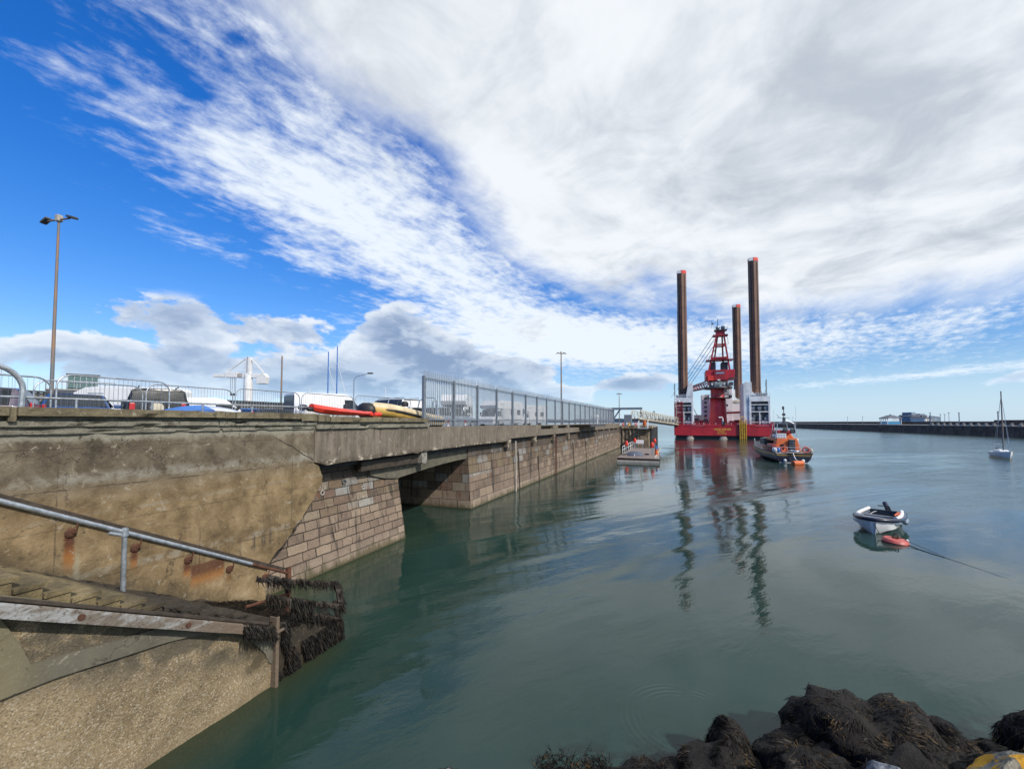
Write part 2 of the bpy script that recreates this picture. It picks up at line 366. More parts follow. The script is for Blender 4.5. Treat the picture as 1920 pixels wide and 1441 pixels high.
        c = t.mix(t.mul(t.ss(t.add(sz, t.mul(wob, 1.4), t.mul(sx, .42)), 2.55, 3.1), t.ss(mid, .36, .54), .8), c, (.06, .054, .04))
        c = t.mix(t.mul(t.ss(t.add(sz, t.mul(wob, .5)), .30, .0), .45), c, (.26, .20, .12))
        c = t.mix(t.mul(t.ss(sx, 5.15, 5.3), t.ss(t.add(sz, t.mul(wob, .6)), .35, .5), t.ss(mid, .35, .5), .75), c, (.06, .045, .022))
        st = 1.
    elif kind == 'smooth':
        c = t.ramp(t.add(t.mul(big, .45), t.mul(mid, .55)), [(.3, (.055, .05, .036)), (.48, (.105, .097, .073)), (.65, (.15, .138, .10)), (.8, (.25, .23, .17))])
        c = t.mix(t.mul(t.ss(sx, 2.9, 2.3), .6), c, (.20, .17, .09))
        st = .3
    else:   # steps
        c = t.ramp(t.add(t.mul(big, .4), t.mul(mid, .6)), [(.34, (.035, .027, .014)), (.47, (.14, .11, .055)), (.58, (.24, .19, .10)), (.74, (.38, .34, .25))])
        c = t.mix(t.mul(t.ss(t.add(sx, t.mul(wob, 2.0)), 3.35, 4.0), .92), c, t.mix(mid, (.008, .006, .004), (.034, .026, .018)))
        st = .7
    if kind in ('wall', 'cope', 'band', 'beam', 'smooth'):
        ce = t.n('ShaderNodeTexVoronoi', 0, {'feature': 'DISTANCE_TO_EDGE'}, Vector=t.mapv(t.n('ShaderNodeVectorMath', 0, {'operation': 'ADD'}, i0=O, i1=t.n('ShaderNodeVectorMath', 0, {'operation': 'SCALE'}, i0=t.noise(O, 3.5, 5, .6, out=1), Scale=.55)), (1, 1, 1.3)), Scale=.8)
        c = t.mix(t.mul(t.ss(ce, .010, .002), t.ss(t.noise(O, .9, 2), .50, .58), .8), c, (.03, .024, .018))
        sl = t.noise(O, 5.5, 7, .7, .6); c = t.mix(t.mul(t.ss(sl, .60, .66), .55), c, (.36, .33, .26)); c = t.mix(t.mul(t.ss(sl, .40, .35), .5), c, (.055, .045, .03))
    c = t.mix(t.mul(t.ss(fin, .55, .75), .3), c, (.40, .37, .30))
    c = t.mix(t.mul(t.ss(t.vor(t.add(0, 0) if False else O, 2.1), .045, .02), .8), c, (.02, .016, .012))
    t.put(b.inputs['Base Color'], c); b.inputs['Roughness'].default_value = .88
    if kind == 'agg': h = t.add(t.mul(t.ss(grit, 0, .5, 1, 0), .7), t.mul(mid, 1.8), t.mul(fin, .5)); bump(t, b, h, .7, .022)
    else: bump(t, b, t.add(t.mul(mid, 1.6), t.mul(fin, .7), t.mul(grit, .25)), st, .035)
    return m
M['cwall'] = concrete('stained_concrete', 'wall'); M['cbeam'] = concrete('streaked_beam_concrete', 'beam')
M['ccope'] = concrete('coping_concrete', 'cope'); M['cband'] = concrete('moulded_band_concrete', 'band'); M['cagg'] = concrete('exposed_aggregate_concrete', 'agg'); M['csmooth'] = concrete('smooth_concrete', 'smooth'); M['csteps'] = concrete('wet_step_concrete', 'steps')

def masonry(name, bw, bh, zmix, axis=0, dark=0., scale=1.):
    m, t, b = newmat(name); O = t.n('ShaderNodeTexCoord', 3); X = t.xyz(O); sz = X[2]
    fin = t.noise(O, 26, 6, .7); mid = t.noise(O, 3, 6, .65); big = t.noise(O, .7, 4, .6)
    jit = t.noise(O, 6, 3, .6, out=1); J = t.xyz(jit)
    u_ = t.add(X[axis], t.mul(t.sub(J[0], .5), .06)); v_ = t.add(sz, t.mul(t.sub(J[1], .5), .05))
    # courses of uneven bond: row index gives each course its own shift; blocks get a random value of their own
    row = t.m('FLOOR', t.mul(v_, 1/bh)); fr = t.m('FRACT', t.mul(v_, 1/bh))
    wn = t.k.new('ShaderNodeTexWhiteNoise'); wn.noise_dimensions = '1D'; t.put(wn.inputs['W'], row)
    wv = wn.outputs[0]; wl = t.add(t.mul(t.n('ShaderNodeTexWhiteNoise', 0, {'noise_dimensions': '1D'}, W=t.add(row, 31.7)), .55), .75)
    uu = t.add(t.mul(t.m('DIVIDE', u_, wl), 1/bw), t.mul(wv, 7.3))
    warp = t.mul(t.sub(t.n('ShaderNodeTexNoise', 0, {'noise_dimensions': '2D'}, Vector=t.comb(uu, t.mul(row, 9.1), 0.), Scale=.8, Detail=1.), .5), .9)
    uu = t.add(uu, warp)
    colm = t.m('FLOOR', uu); fu = t.m('FRACT', uu)
    rnd = t.n('ShaderNodeTexWhiteNoise', 1, {'noise_dimensions': '2D'}, Vector=t.comb(colm, row, 0.)); rr = t.xyz(rnd)
    dv = t.m('MINIMUM', t.mul(fr, bh), t.mul(t.sub(1., fr), bh)); du = t.m('MINIMUM', t.mul(fu, bw), t.mul(t.sub(1., fu), bw))
    edge = t.m('MINIMUM', dv, du); mort = t.ss(t.add(edge, t.mul(t.sub(fin, .5), .014), t.mul(t.sub(mid, .5), -.022)), .018*scale, .005*scale)
    pink = t.ramp(t.add(t.mul(rr[0], .55), t.mul(mid, .45)), [(.15, (.105, .075, .055)), (.4, (.20, .145, .108)), (.6, (.25, .185, .135)), (.85, (.36, .28, .20))])
    multi = t.ramp(rr[1], [(0, (.065, .050, .040)), (.25, (.15, .10, .06)), (.42, (.20, .155, .09)), (.58, (.13, .075, .055)), (.72, (.28, .23, .165)), (.90, (.22, .24, .25)), (1, (.34, .33, .30))])
    hz = t.add(sz, t.mul(t.sub(rr[2], .5), .5))
    c = t.mix(t.ss(hz, zmix-.05, zmix+.05), pink, multi)
    c = t.mix(t.mul(t.ss(mid, .4, .62), .35), c, (.24, .18, .13))
    c = t.mix(t.mul(t.ss(t.add(sz, t.mul(t.sub(mid, .5), 1.2)), 2.55, 3.0), .8), c, (.045, .036, .028))  # top courses darker: staining plus shade under the beam, put into the colour
    sp = t.noise(O, 70, 3, .7)
    c = t.mix(t.mul(t.ss(sp, .48, .60), .62), c, (.045, .034, .028)); c = t.mix(t.mul(t.ss(sp, .46, .36), .35), c, (.42, .35, .30))
    streak = t.noise(t.mapv(O, (4, 4, .3)), 1.2, 6, .65, .25)
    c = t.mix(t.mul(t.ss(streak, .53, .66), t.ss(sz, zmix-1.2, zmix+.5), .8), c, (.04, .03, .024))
    rs = t.noise(t.mapv(O, (1.7, 1.7, .5), (3, 1, 2)), 1.5, 5, .6); c = t.mix(t.mul(t.ss(rs, .60, .70), t.ss(sz, zmix-1., zmix), .8), c, (.14, .05, .022))
    rs2 = t.noise(t.mapv(O, (1., 1., .12), (8, 5, 2)), 1.6, 3, .6); c = t.mix(t.mul(t.ss(rs2, .62, .68), .75), c, (.035, .028, .022))
    c = t.mix(t.mul(mort, .88), c, (.022, .017, .013))
    c = t.mix(t.mul(t.ss(t.add(sz, t.mul(t.sub(fin, .5), .12)), .60, .40), .22), c, (.40, .33, .26))
    c = t.mix(t.mul(t.ss(t.add(sz, t.mul(t.sub(fin, .5), .10), t.mul(t.sub(mid, .5), .10)), .13, .03), .8), c, (.030, .032, .014))
    c = t.mix(t.mul(t.ss(t.add(sz, t.mul(t.sub(streak, .5), 1.2), t.mul(t.sub(mid, .5), .5)), .34, .04), .7), c, t.mix(fin, (.035, .034, .014), (.12, .10, .045)))
    if dark: c = t.mix(dark, c, (.03, .025, .02))
    t.put(b.inputs['Base Color'], c); b.inputs['Roughness'].default_value = .85
    bump(t, b, t.add(t.mul(t.sub(1., mort), 1.0), t.mul(rr[0], .5), t.mul(fin, .35), t.mul(mid, .5)), .9, .04)
    return m
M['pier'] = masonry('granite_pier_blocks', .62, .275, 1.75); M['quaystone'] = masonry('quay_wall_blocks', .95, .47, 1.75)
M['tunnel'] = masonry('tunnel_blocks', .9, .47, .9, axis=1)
def blocky(name, col1, col2, sc=1.):
    m, t, b = newmat(name); O = t.n('ShaderNodeTexCoord', 3); n1 = t.noise(O, sc, 7, .65, .3); n2 = t.noise(t.mapv(O, (1, 1, .3)), sc*4, 6, .65)
    c = t.mix(t.ss(t.add(t.mul(n1, .6), t.mul(n2, .4)), .38, .66), col1, col2); t.put(b.inputs['Base Color'], c); b.inputs['Roughness'].default_value = .9
    bump(t, b, n2, .7, .05); return m
M['bwater'] = blocky('dark_breakwater_stone', (.020, .018, .019), (.085, .072, .068), .35)
M['bwtop'] = blocky('breakwater_deck_stone', (.26, .24, .22), (.50, .47, .43), .3)
M['dolph'] = blocky('weathered_concrete_face', (.10, .072, .05), (.40, .32, .22), 1.6)
M['sheet'] = blocky('sheet_piling', (.012, .013, .016), (.045, .045, .05), .6)
M['asphalt'] = blocky('asphalt', (.04, .04, .042), (.07, .068, .066), .8)
M['hill'] = blocky('far_hills', (.045, .075, .12), (.06, .095, .145), .003)
M['barn'] = blocky('pale_rock', (.12, .115, .10), (.42, .40, .35), 5)
M['slate'] = blocky('blue_grey_rock', (.05, .06, .075), (.26, .29, .33), 4)
M['wetrock'] = blocky('wet_black_rock', (.003, .0025, .002), (.014, .011, .008), 6)
M['treeg'] = blocky('far_foliage', (.02, .035, .035), (.06, .09, .085), .5)
m, t, b = newmat('lichen_rock'); O = t.n('ShaderNodeTexCoord', 3); n1 = t.noise(O, 3.2, 6, .6, .5); n2 = t.noise(O, 12, 6, .7)
c = t.mix(t.ss(n2, .35, .65), (.07, .065, .05), (.30, .28, .22)); c = t.mix(t.ss(n1, .50, .55), c, t.mix(n2, (.30, .13, .01), (.75, .42, .02)))
t.put(b.inputs['Base Color'], c); b.inputs['Roughness'].default_value = .9; bump(t, b, n2, .8, .03); M['lichen'] = m
def weedmat(name, ca, cb, cc):
    m, t, b = newmat(name); O = t.n('ShaderNodeTexCoord', 3); n1 = t.noise(O, 2.5, 4, .6); n2 = t.noise(O, 22, 3, .6)
    gn = t.k.new('ShaderNodeNewGeometry'); isl = gn.outputs['Random Per Island']
    c = t.mix(t.m('POWER', isl, 2.2), ca, tuple(k*2.4 for k in cb)); c = t.mix(t.mul(t.ss(n1, .50, .64), t.ss(isl, .45, .85)), c, tuple(k*1.5 for k in cc))
    t.put(b.inputs['Base Color'], c); b.inputs['Roughness'].default_value = .5; b.inputs['Specular IOR Level'].default_value = .16; return m
M['weed'] = weedmat('wet_seaweed', (.002, .0018, .0015), (.016, .012, .008), (.075, .045, .016)); M['weedblack'] = weedmat('black_seaweed', (.0015, .0013, .001), (.010, .008, .006), (.022, .015, .008))

# sea water: dark green body, physical reflection, wind ripples in patches
m, t, b = newmat('harbour_water'); O = t.n('ShaderNodeTexCoord', 3); X = t.xyz(O)
V = t.mapv(O, (1, 1, 1), (0, 0, 0), (0, 0, R(-30)))
dist = t.m('SQRT', t.add(t.mul(X[0], X[0]), t.mul(X[1], X[1])))
w1 = t.noise(t.mapv(V, (.5, 1.1, 1)), .9, 4, .55, .3); w2 = t.noise(t.mapv(V, (.7, 1.5, 1)), 3.2, 4, .6, .3); w3 = t.noise(t.mapv(V, (.8, 1.3, 1)), 9.5, 3, .6)
w0 = t.noise(t.mapv(V, (.5, 1.2, 1)), .22, 3, .5)
patch = t.ss(t.add(t.noise(t.mapv(V, (.35, 1.3, 1)), .045, 4, .6, .6), t.mul(t.ss(t.sub(X[0], t.mul(X[1], .36)), -2., 26.), .22)), .46, .70)
dr = t.m('SQRT', t.add(t.m('POWER', t.sub(X[0], 2.75), 2.), t.m('POWER', t.sub(X[1], 6.9), 2.)))
ring = t.mul(t.m('SINE', t.mul(dr, 62.)), t.ss(dr, 1.15, .85), t.ss(dr, .42, .75), t.ss(t.noise(O, 1.2, 2), .42, .6), .010)
amp = t.add(.20, t.mul(patch, .9))
h = t.add(t.mul(t.add(t.mul(w0, .9), t.mul(w1, .42), t.mul(w2, t.add(.085, t.mul(patch, .07))), t.mul(w3, t.add(.008, t.mul(patch, .07)))), amp), ring)
bp = bump(t, b, h, 1.0, .13)
wb = t.noise(O, .12, 4, .6, .4)
sq = t.add(t.mul(X[0], -.9325), t.mul(X[1], .3613)); sl = t.add(t.mul(X[0], .3613), t.mul(X[1], .9325))
near = t.mul(t.ss(t.add(sq, t.mul(t.sub(w1, .5), .5)), 8.3, 10.3), t.ss(sl, 22., 8.), .8)        # pale toe of the wall showing through the shallows
near2 = t.mul(t.ss(t.add(sq, t.mul(t.sub(w1, .5), .4)), 5.9, 6.9), t.ss(sl, 8.2, 6.6), .6)
c = t.mix(t.ss(wb, .3, .7), (.011, .033, .027), (.023, .050, .043)); c = t.mix(near, c, (.030, .045, .020)); c = t.mix(near2, c, (.040, .040, .016))
# weed under the surface along the rocky shore
sub = t.mul(t.ss(t.add(X[1], t.mul(t.sub(w1, .5), 1.2), t.mul(X[0], -.06)), 6.8, 5.9), t.ss(X[0], -.2, 1.2), t.ss(t.noise(O, 3.5, 5, .6), .42, .56), .8); c = t.mix(sub, c, (.010, .012, .012))
t.put(b.inputs['Base Color'], c); t.put(b.inputs['Roughness'], t.ss(dist, 10., 260., .035, .16)); b.inputs['IOR'].default_value = 1.34
M['water'] = m
# ================================================================== SETTING
wat = MB().quad((-9000, -9000, 0), (9000, -9000, 0), (9000, 12000, 0), (-9000, 12000, 0)).build('water', M['water'], fix=False); tag(wat, 'calm dark green harbour water', kind='structure')
dk = MB(); dk.box(-60, 82, 10.62, 330, 3.2, 4.15)
dko = dk.build('quay_deck', M['asphalt']); dko.rotation_euler.z = QA; tag(dko, 'asphalt parking area on top of the quay', kind='structure')
rnd = random.Random(3)
hm = MB(); prof = []
for k in range(61):
    a = R(2+k*.42); h = 26+14*noise.noise((k*.12, 3, 0))+9*noise.noise((k*.4, 7, 0)); h *= min(1, (60-k)/14)*min(1, (k+3)/8); d = 3300
    prof.append((math.sin(a)*d, math.cos(a)*d, h))
for (a, b_) in zip(prof, prof[1:]): hm.quad((a[0], a[1], -2), (b_[0], b_[1], -2), (b_[0], b_[1], b_[2]), (a[0], a[1], a[2])); hm.quad((a[0], a[1], a[2]), (b_[0], b_[1], b_[2]), (b_[0]*1.2, b_[1]*1.2, -2), (a[0]*1.2, a[1]*1.2, -2))
tag(hm.build('hills', M['hill']), 'low blue hills on the horizon', kind='structure')

# ------------------------------------------------------------------ quay (local x along, y towards land)
def grid_face(mb, s0, s1, z0, z1, fd, ns, nz, amp=.01, keep=None):
    base = len(mb.v)
    for i in range(ns+1):
        for j in range(nz+1):
            s_ = s0+(s1-s0)*i/ns; z_ = z0+(z1-z0)*j/nz
            mb.v.append((s_, fd(s_, z_)+amp*noise.noise((s_*1.3, z_*1.3, 2))+amp*.5*noise.noise((s_*5, z_*5, 9)), z_))
    for i in range(ns):
        for j in range(nz):
            a = base+i*(nz+1)+j
            if keep is None or keep(s0+(s1-s0)*(i+.5)/ns, z0+(z1-z0)*(j+.5)/nz): mb.f.append((a, a+nz+1, a+nz+2, a+1))
    return mb
def rbar(mb, s0, s1, y0, y1, z0, z1, amp=.010, step=.09, seed=0, chip=.03):
    n_ = max(1, int((s1-s0)/step)); rings = []
    for k in range(n_+1):
        s_ = s0+(s1-s0)*k/n_
        def j(y_, z_, e): 
            q = noise.noise((s_*3.1+seed, y_*7, z_*7)); h = noise.noise((s_*9.3+seed, y_*9+3, z_*9)); c_ = max(0, noise.noise((s_*2.3+seed*2, e*5.1, 1.7))-.28)*chip*6
            return (s_, y_+amp*q+amp*.6*h+(c_ if y_ == y0 else 0), z_+amp*.55*h+amp*.12*q-(c_*.8 if z_ == z1 and y_ == y0 else 0))
        rings.append([j(y0, z0, 1), j(y0, (z0+z1)/2, 2), j(y0, z1, 3), j((y0+y1)/2, z1, 4), j(y1, z1, 5), j(y1, z0, 6)])
    return mb.loft(rings, closed=True)
cw = qthing('retaining_wall', 'high stained concrete wall beside the steps with a broken lower edge', 'wall')
poly = [(-8, -2), (8.29, -2)]
edge = [(8.29, -.4), (8.26, .3), (8.27, .92), (8.55, 1.2), (8.99, 1.59), (9.35, 1.92), (9.60, 2.2), (9.82, 2.5), (10.02, 2.72), (10.10, 2.95), (10.06, 3.12), (9.95, 3.38), (9.77, 3.46), (9.745, 3.6), (9.74, 4.5)]
jag = []
er = random.Random(5)
for (p, q) in zip(edge, edge[1:]):
    n_ = 3 if q[1] < 3.3 else 1
    for k in range(n_): f = k/n_; jag.append((p[0]+(q[0]-p[0])*f+er.uniform(-.035, .035)*(n_ > 1), p[1]+(q[1]-p[1])*f+er.uniform(-.02, .02)*(n_ > 1)))
jag.append(edge[-1]); poly += jag+[(-8, 4.5)]
MB().prism(poly, 10.1, 10.45).build('concrete_face', M['cwall'], cw)
MB().box(-8, 8.2, 10.45, 10.62, -2, 4.04).build('backing', M['cwall'], cw)
# parapet mouldings
pm = MB()
rbar(pm, -8, 6.9, 10.05, 10.5, 4.49, 4.555, seed=1); rbar(pm, 6.98, 9.74, 10.06, 10.5, 4.49, 4.54, seed=5); rbar(pm, -8, 9.74, 10.088, 10.50, 4.54, 4.63, seed=2); rbar(pm, -8, 6.85, 10.03, 10.55, 4.62, 4.715, seed=3); rbar(pm, 6.88, 9.74, 10.035, 10.55, 4.61, 4.71, seed=7); rbar(pm, -8, 9.30, 10.10, 10.50, 4.70, 4.81, seed=4)
pm.build('parapet_band', M['cband'], cw)
rbar(rbar(MB(), 3.55, 6.93, 9.93, 10.62, 4.80, 4.945, seed=8), 6.95, 9.16, 9.935, 10.62, 4.79, 4.94, seed=9).build('coping', M['ccope'], cw)
MB().box(-8, 3.45, 9.93, 10.62, 4.80, 4.945).build('coping', M['ccope'], cw)
MB().box(9.17, 9.74, 9.97, 10.62, 4.722, 4.94).box(3.452, 3.548, 9.96, 10.6, 4.70, 4.93).build('pilaster', M['ccope'], cw, bevel=.015)
# right-hand parapet over the opening
pb = qthing('beam_parapet', 'concrete parapet and edge beam spanning the gap above the masonry pier', 'parapet')
bp_ = [(9.80, 3.50), (10.3, 3.36), (11.2, 3.40), (12.2, 3.38), (13.1, 3.42), (14.1, 3.40), (14.9, 3.44), (15.2, 3.38), (15.6, 3.46), (15.98, 3.42), (15.98, 4.5), (9.80, 4.5)]
MB().prism(bp_, 10.12, 10.52).build('edge_beam', M['cbeam'], pb, bevel=.012)
rbar(rbar(MB(), 9.80, 15.98, 10.03, 10.5, 4.49, 4.62, seed=11), 9.80, 15.9, 10.09, 10.5, 4.60, 4.71, seed=12).build('parapet_band', M['cband'], pb)
rbar(MB(), 10.25, 15.75, 9.95, 10.62, 4.70, 4.86, seed=14).build('coping', M['ccope'], pb)
MB().box(9.80, 10.24, 9.98, 10.6, 4.703, 4.92).build('pilaster', M['ccope'], pb, bevel=.015)

# masonry pier with battered face
mp = qthing('masonry_pier', 'battered granite block pier left of the dark opening', 'pier')
x0, x1 = 8.0, 14.72
def fdp(s_, z_): return 10.32+.17*max(-.6, z_)
fm = MB(); grid_face(fm, x0, x1, -1.5, 3.36, fdp, 60, 44, .02); fm.build('face', M['pier'], mp, smooth=False)
sm = MB()
for k in range(1): sm.quad((14.72, fdp(0, -1.5), -1.5), (14.72, 20, -1.5), (14.72, 20, 3.36), (14.72, fdp(0, 3.36), 3.36))
sm.build('side_face', M['tunnel'], mp)
MB().box(10.5, 14.70, 10.78, 19.9, 3.35, 3.9).box(8.1, 14.6, 11.0, 19.8, -1.4, 3.3).build('core', M['tunnel'], mp)
for (s_, z_, r_, cc) in ((11.72, 2.62, .075, 'dark'), (10.72, 2.42, .07, 'barn'), (12.6, 2.32, .06, 'rust'), (12.55, 2.0, .03, 'barn')):
    o = MB().torus((s_, fdp(0, z_)-.02, z_), r_, .022, 14, 6, 'y').build('mooring_ring', M['dark' if cc == 'dark' else 'stonegrey'], mp, smooth=True)
# arched soffit beam of the opening + broken corbel
sb = qthing('arch_beam', 'flat arched concrete beam over the dark opening', 'beam')
pts = [(12.95, 2.72), (13.8, 2.50), (14.72, 2.40)]
for k in range(9): f = k/8; pts.append((14.72+f*(20.72-14.72), 2.42+.30*math.sin(f*PI*.5)))
pts += [(20.72, 3.36), (12.95, 3.36)]
MB().prism(pts, 10.66, 11.3).build('beam', M['csmooth'], sb, bevel=.015)
MB().box(12.9, 20.8, 11.3, 19.9, 3.30, 3.9).build('soffit', M['cbeam'], sb)
cm = MB(); cm.prism([(15.7, 3.42), (15.75, 2.92), (16.02, 2.88), (16.15, 3.0), (16.12, 3.42)], 10.22, 10.66)
cm.build('broken_corbel', M['barn'], sb, bevel=.03); MB().box(12.2, 15.72, 10.42, 10.66, 2.94, 3.30).build('dark_beam', M['timber'], sb, bevel=.02)  # beam coloured dark to give the shade under the parapet

# long quay wall
ql = qthing('quay_wall', 'long granite block quay wall running away with iron ladder and dark stains', 'wall')
Sx = 20.75
def fdq(s_, z_): return 10.42-(s_-Sx)*.008+.06*z_
fm = MB(); grid_face(fm, Sx, 82, -1.5, 3.40, fdq, 160, 26, .02); fm.build('face', M['quaystone'], ql)
MB().quad((Sx, fdq(Sx, -1.5), -1.5), (Sx, fdq(Sx, 3.4), 3.4), (Sx, 20, 3.4), (Sx, 20, -1.5)).build('side_face', M['tunnel'], ql)
MB().box(14.72, Sx, 19.9, 20.2, -1.4, 3.9).build('tunnel_back', M['tunnel'], ql)
MB().box(Sx+.02, 81.9, 10.9, 20, -1.4, 3.39).build('core', M['tunnel'], ql)
MB().quad((82, 9.9, -1.5), (82, 20, -1.5), (82, 20, 3.9), (82, 9.9, 3.9)).build('end_face', M['quaystone'], ql)
# drain pipe, ladder, chains
lm = MB(); 
for dx in (-.2, .2): lm.bar((37.0+dx, 10.10, -.6), (37.0+dx, 10.14, 3.4), .06, .04)
for k in range(13): lm.bar((36.8, 10.12, -.4+k*.29), (37.2, 10.12, -.4+k*.29), .04)
lm.build('ladder', M['rust'], ql)
MB().tube([(27.25, 10.26, -.5), (27.25, 10.3, 3.4)], .06, 8).build('pipe', M['stonegrey'], ql, smooth=True)
for s_, zt in ((28.2, 2.6), (32.6, 2.0), (44.5, 2.6), (50.8, 2.4)): MB().bar((s_, fdq(s_, 0)-.03, -.5), (s_, fdq(s_, zt)-.03, zt), .10, .05).build('rubbing_strip', M['timber'], ql)
# edge beam on corbels
eb = qthing('edge_beam', 'long streaked concrete edge beam carried on corbels under the palisade fence', 'beam')
MB().prism([(15.985, 3.44), (20.7, 3.47), (25.6, 3.45), (25.6, 3.62), (31.3, 3.62), (31.3, 4.47), (15.985, 4.47)], 10.14, 10.60).build('beam', M['cbeam'], eb, bevel=.012)
MB().box(31.302, 82, 10.15, 10.60, 3.62, 4.10).build('beam', M['cbeam'], eb, bevel=.012)
sg = MB(); e2 = 31.302
for (a, b_) in ((31.302, 32.6), (36.2, 37.8), (41.2, 42.2), (47.0, 82)): sg.box(a, b_, 10.14, 10.60, 4.102, 4.46)
sg.build('upper_beam', M['cbeam'], eb, bevel=.01)
MB().box(32.6, 47.0, 10.16, 10.6, 4.38, 4.455).build('lip', M['cbeam'], eb)
MB().box(31.4, 81, 10.5, 10.6, 4.10, 4.40).build('back_upstand', M['tunnel'], eb)
k_ = 25.9
ic = 0
while k_ < 81: 
    MB().box(k_-.28, k_+.28, 10.2, 10.64, 3.05 if ic < 4 else 3.25, 3.617).build('corbel', M['cbeam'], eb, bevel=.02); k_ += 5.45; ic += 1

# ------------------------------------------------------------------ steps
def stz(s_): return 2.30-.57*(s_-3.5)
st = qthing('harbour_steps', 'concrete harbour steps going down into the water, lower treads black with weed', 'steps')
T = .25
k = 0; s_ = 5.62
steps = []
sp = MB(); a = -1.0
while a < 5.9:
    zt = round(stz(a+T*.5)/(.57*T))*(.57*T); 
    if zt > 4.2: zt = 4.2
    rr = random.Random(int(a*100)); low = a > 3.75
    for q in range(10):
        y0_ = 6.865+q*.325; y1_ = y0_+.326; e = .04 if low else .008; w1_ = rr.uniform(-e, e); w2_ = rr.uniform(-e, e) if q else w1_
        if q: w1_ = lastw
        lastw = w2_
        sp.hexa([(a-.02, y0_, zt-.055), (a+T+.015, y0_, zt-.055), (a+T+.015, y1_, zt-.055), (a-.02, y1_, zt-.055), (a-.02, y0_, zt+.002), (a+T+.012+w1_, y0_, zt-.004+w1_*.4), (a+T+.012+w2_, y1_, zt-.004+w2_*.4), (a-.02, y1_, zt+.002)]); sp.hexa([(a, y0_+.02*(q == 0), zt-.36), (a+T-.03, y0_+.02*(q == 0), zt-.36), (a+T-.03, y1_, zt-.36), (a, y1_, zt-.36), (a, y0_+.02*(q == 0), zt-.056), (a+T-.03, y0_+.02*(q == 0), zt-.056), (a+T-.03, y1_, zt-.056), (a, y1_, zt-.056)])
    a += T
sp.build('treads', M['csteps'], st)
MB().prism([(-1.2, -1.5), (5.9, -1.5), (5.9, .62), (-.6, 3.9), (-1.2, 3.9)], 6.9, 10.1).build('core', M['csteps'], st)
# outer wall in three layers: rough aggregate, proud smooth band, beam
fm = MB(); 
def keep(s_, z_): return z_ < stz(s_)-.22
grid_face(fm, -1.5, 5.72, -1.6, 4.2, lambda s, z: 6.82, 110, 84, .035, keep); fm.build('outer_wall', M['cagg'], st)
lower = [(-1.5, .9), (-.6, 1.25), (.4, 1.5), (1.4, 1.66), (2.39, 1.74), (2.8, 1.73), (3.15, 1.69), (3.53, 1.64), (3.9, 1.60), (4.26, 1.53), (4.65, 1.40), (5.0, 1.20), (5.34, .94), (5.55, .66), (5.64, .45), (5.72, .40)]
band = MB(); up = [(s_, stz(s_)-.05) for s_ in (5.72, 4.5, 3.0, 1.0, 0, -1.5)]
tri = [(2.36, 2.60), (2.50, 2.60), (4.0, 1.86), (3.97, 1.82), (2.61, 1.99), (2.50, 2.3)]
# the band with its triangular recess is built from quads round the recess
def bandpoly(p): band.prism(p, 6.775, 6.86)
bandpoly(lower[:5]+[(2.34, 2.86), (-1.5, 4.9)])
bandpoly([lower[4], (2.61, 1.99), (2.50, 2.3), (2.36, 2.60), (2.34, 2.86)])
bandpoly([(2.34, 2.86), (2.36, 2.60), (2.50, 2.60), (4.0, 1.86), (4.0, 1.95)])
bandpoly([(4.0, 1.86), (3.97, 1.82), (2.61, 1.99)]+[lower[4]]+lower[5:9]+[(4.0, 1.585)]) if False else None
bandpoly([lower[4], lower[5], lower[6], lower[7], lower[8], (4.0, 1.585), (4.0, 1.86), (3.97, 1.82), (2.61, 1.99)])
bandpoly([(4.0, 1.585)]+lower[9:]+[(5.72, 1.05), (4.0, 1.95)])
band.build('smooth_band', M['csmooth'], st)
# rubbing beam (galvanised to timber) and end angle iron
bm_ = MB(); n_ = 14; rings = []
for i in range(n_+1):
    s_ = 1.0+(5.50-1.0)*i/n_; zc = 3.40-(s_-1.0)*.512+.004*noise.noise((s_*3, 0, 0)); h_ = .082+.006*noise.noise((s_*4, 1, 0))
    rings.append([(s_, 6.60, zc-h_), (s_, 6.775, zc-h_), (s_, 6.775, zc+h_), (s_, 6.63, zc+h_), (s_, 6.60, zc+h_*.7)])
bm_.loft(rings, closed=True)
m, t, b = newmat('worn_rubbing_beam'); O = t.n('ShaderNodeTexCoord', 3); X = t.xyz(O); n1 = t.noise(t.mapv(O, (1, 1, 4)), 2.4, 7, .68, .4); n2 = t.noise(O, 22, 5, .7)
c = t.mix(t.ss(t.add(n1, t.mul(t.sub(X[0], 3.4), .06)), .36, .56), (.30, .31, .31), (.15, .125, .10)); c = t.mix(t.ss(n2, .5, .7), c, (.07, .05, .035)); c = t.mix(t.mul(t.ss(X[0], 3.5, 5.2), .6), c, (.14, .095, .06))
t.put(b.inputs['Base Color'], c); b.inputs['Roughness'].default_value = .75; bump(t, b, t.add(n1, n2), .6, .02); M['rubbeam'] = m
bo = bm_.build('rubbing_beam', M['rubbeam'], st)
for s_ in (2.85, 4.05): MB().lathe([(.035, 0), (.035, .02), (.02, .022)], n=12).build('bolt_hole', M['rust'], bo); o = bpy.context.scene.objects[-1] if False else None
for o in bo.children: o.rotation_euler = (R(90), 0, 0)
for o, s_ in zip(bo.children, (2.95, 4.15)): o.location = (s_, 6.60, 3.40-(s_-1.0)*.512)
MB().bar((1.0, 6.70, 3.515), (5.5, 6.70, 1.215), .13, .03).build('rusty_plate', M['timber'], st)
ai = MB(); ai.box(5.70, 5.765, 6.70, 6.72, -.02, 1.22).box(5.70, 5.72, 6.72, 6.86, -.02, 1.22).box(5.50, 5.80, 6.62, 6.65, .98, 1.02); ai.build('end_angle', M['rubbeam'], st)
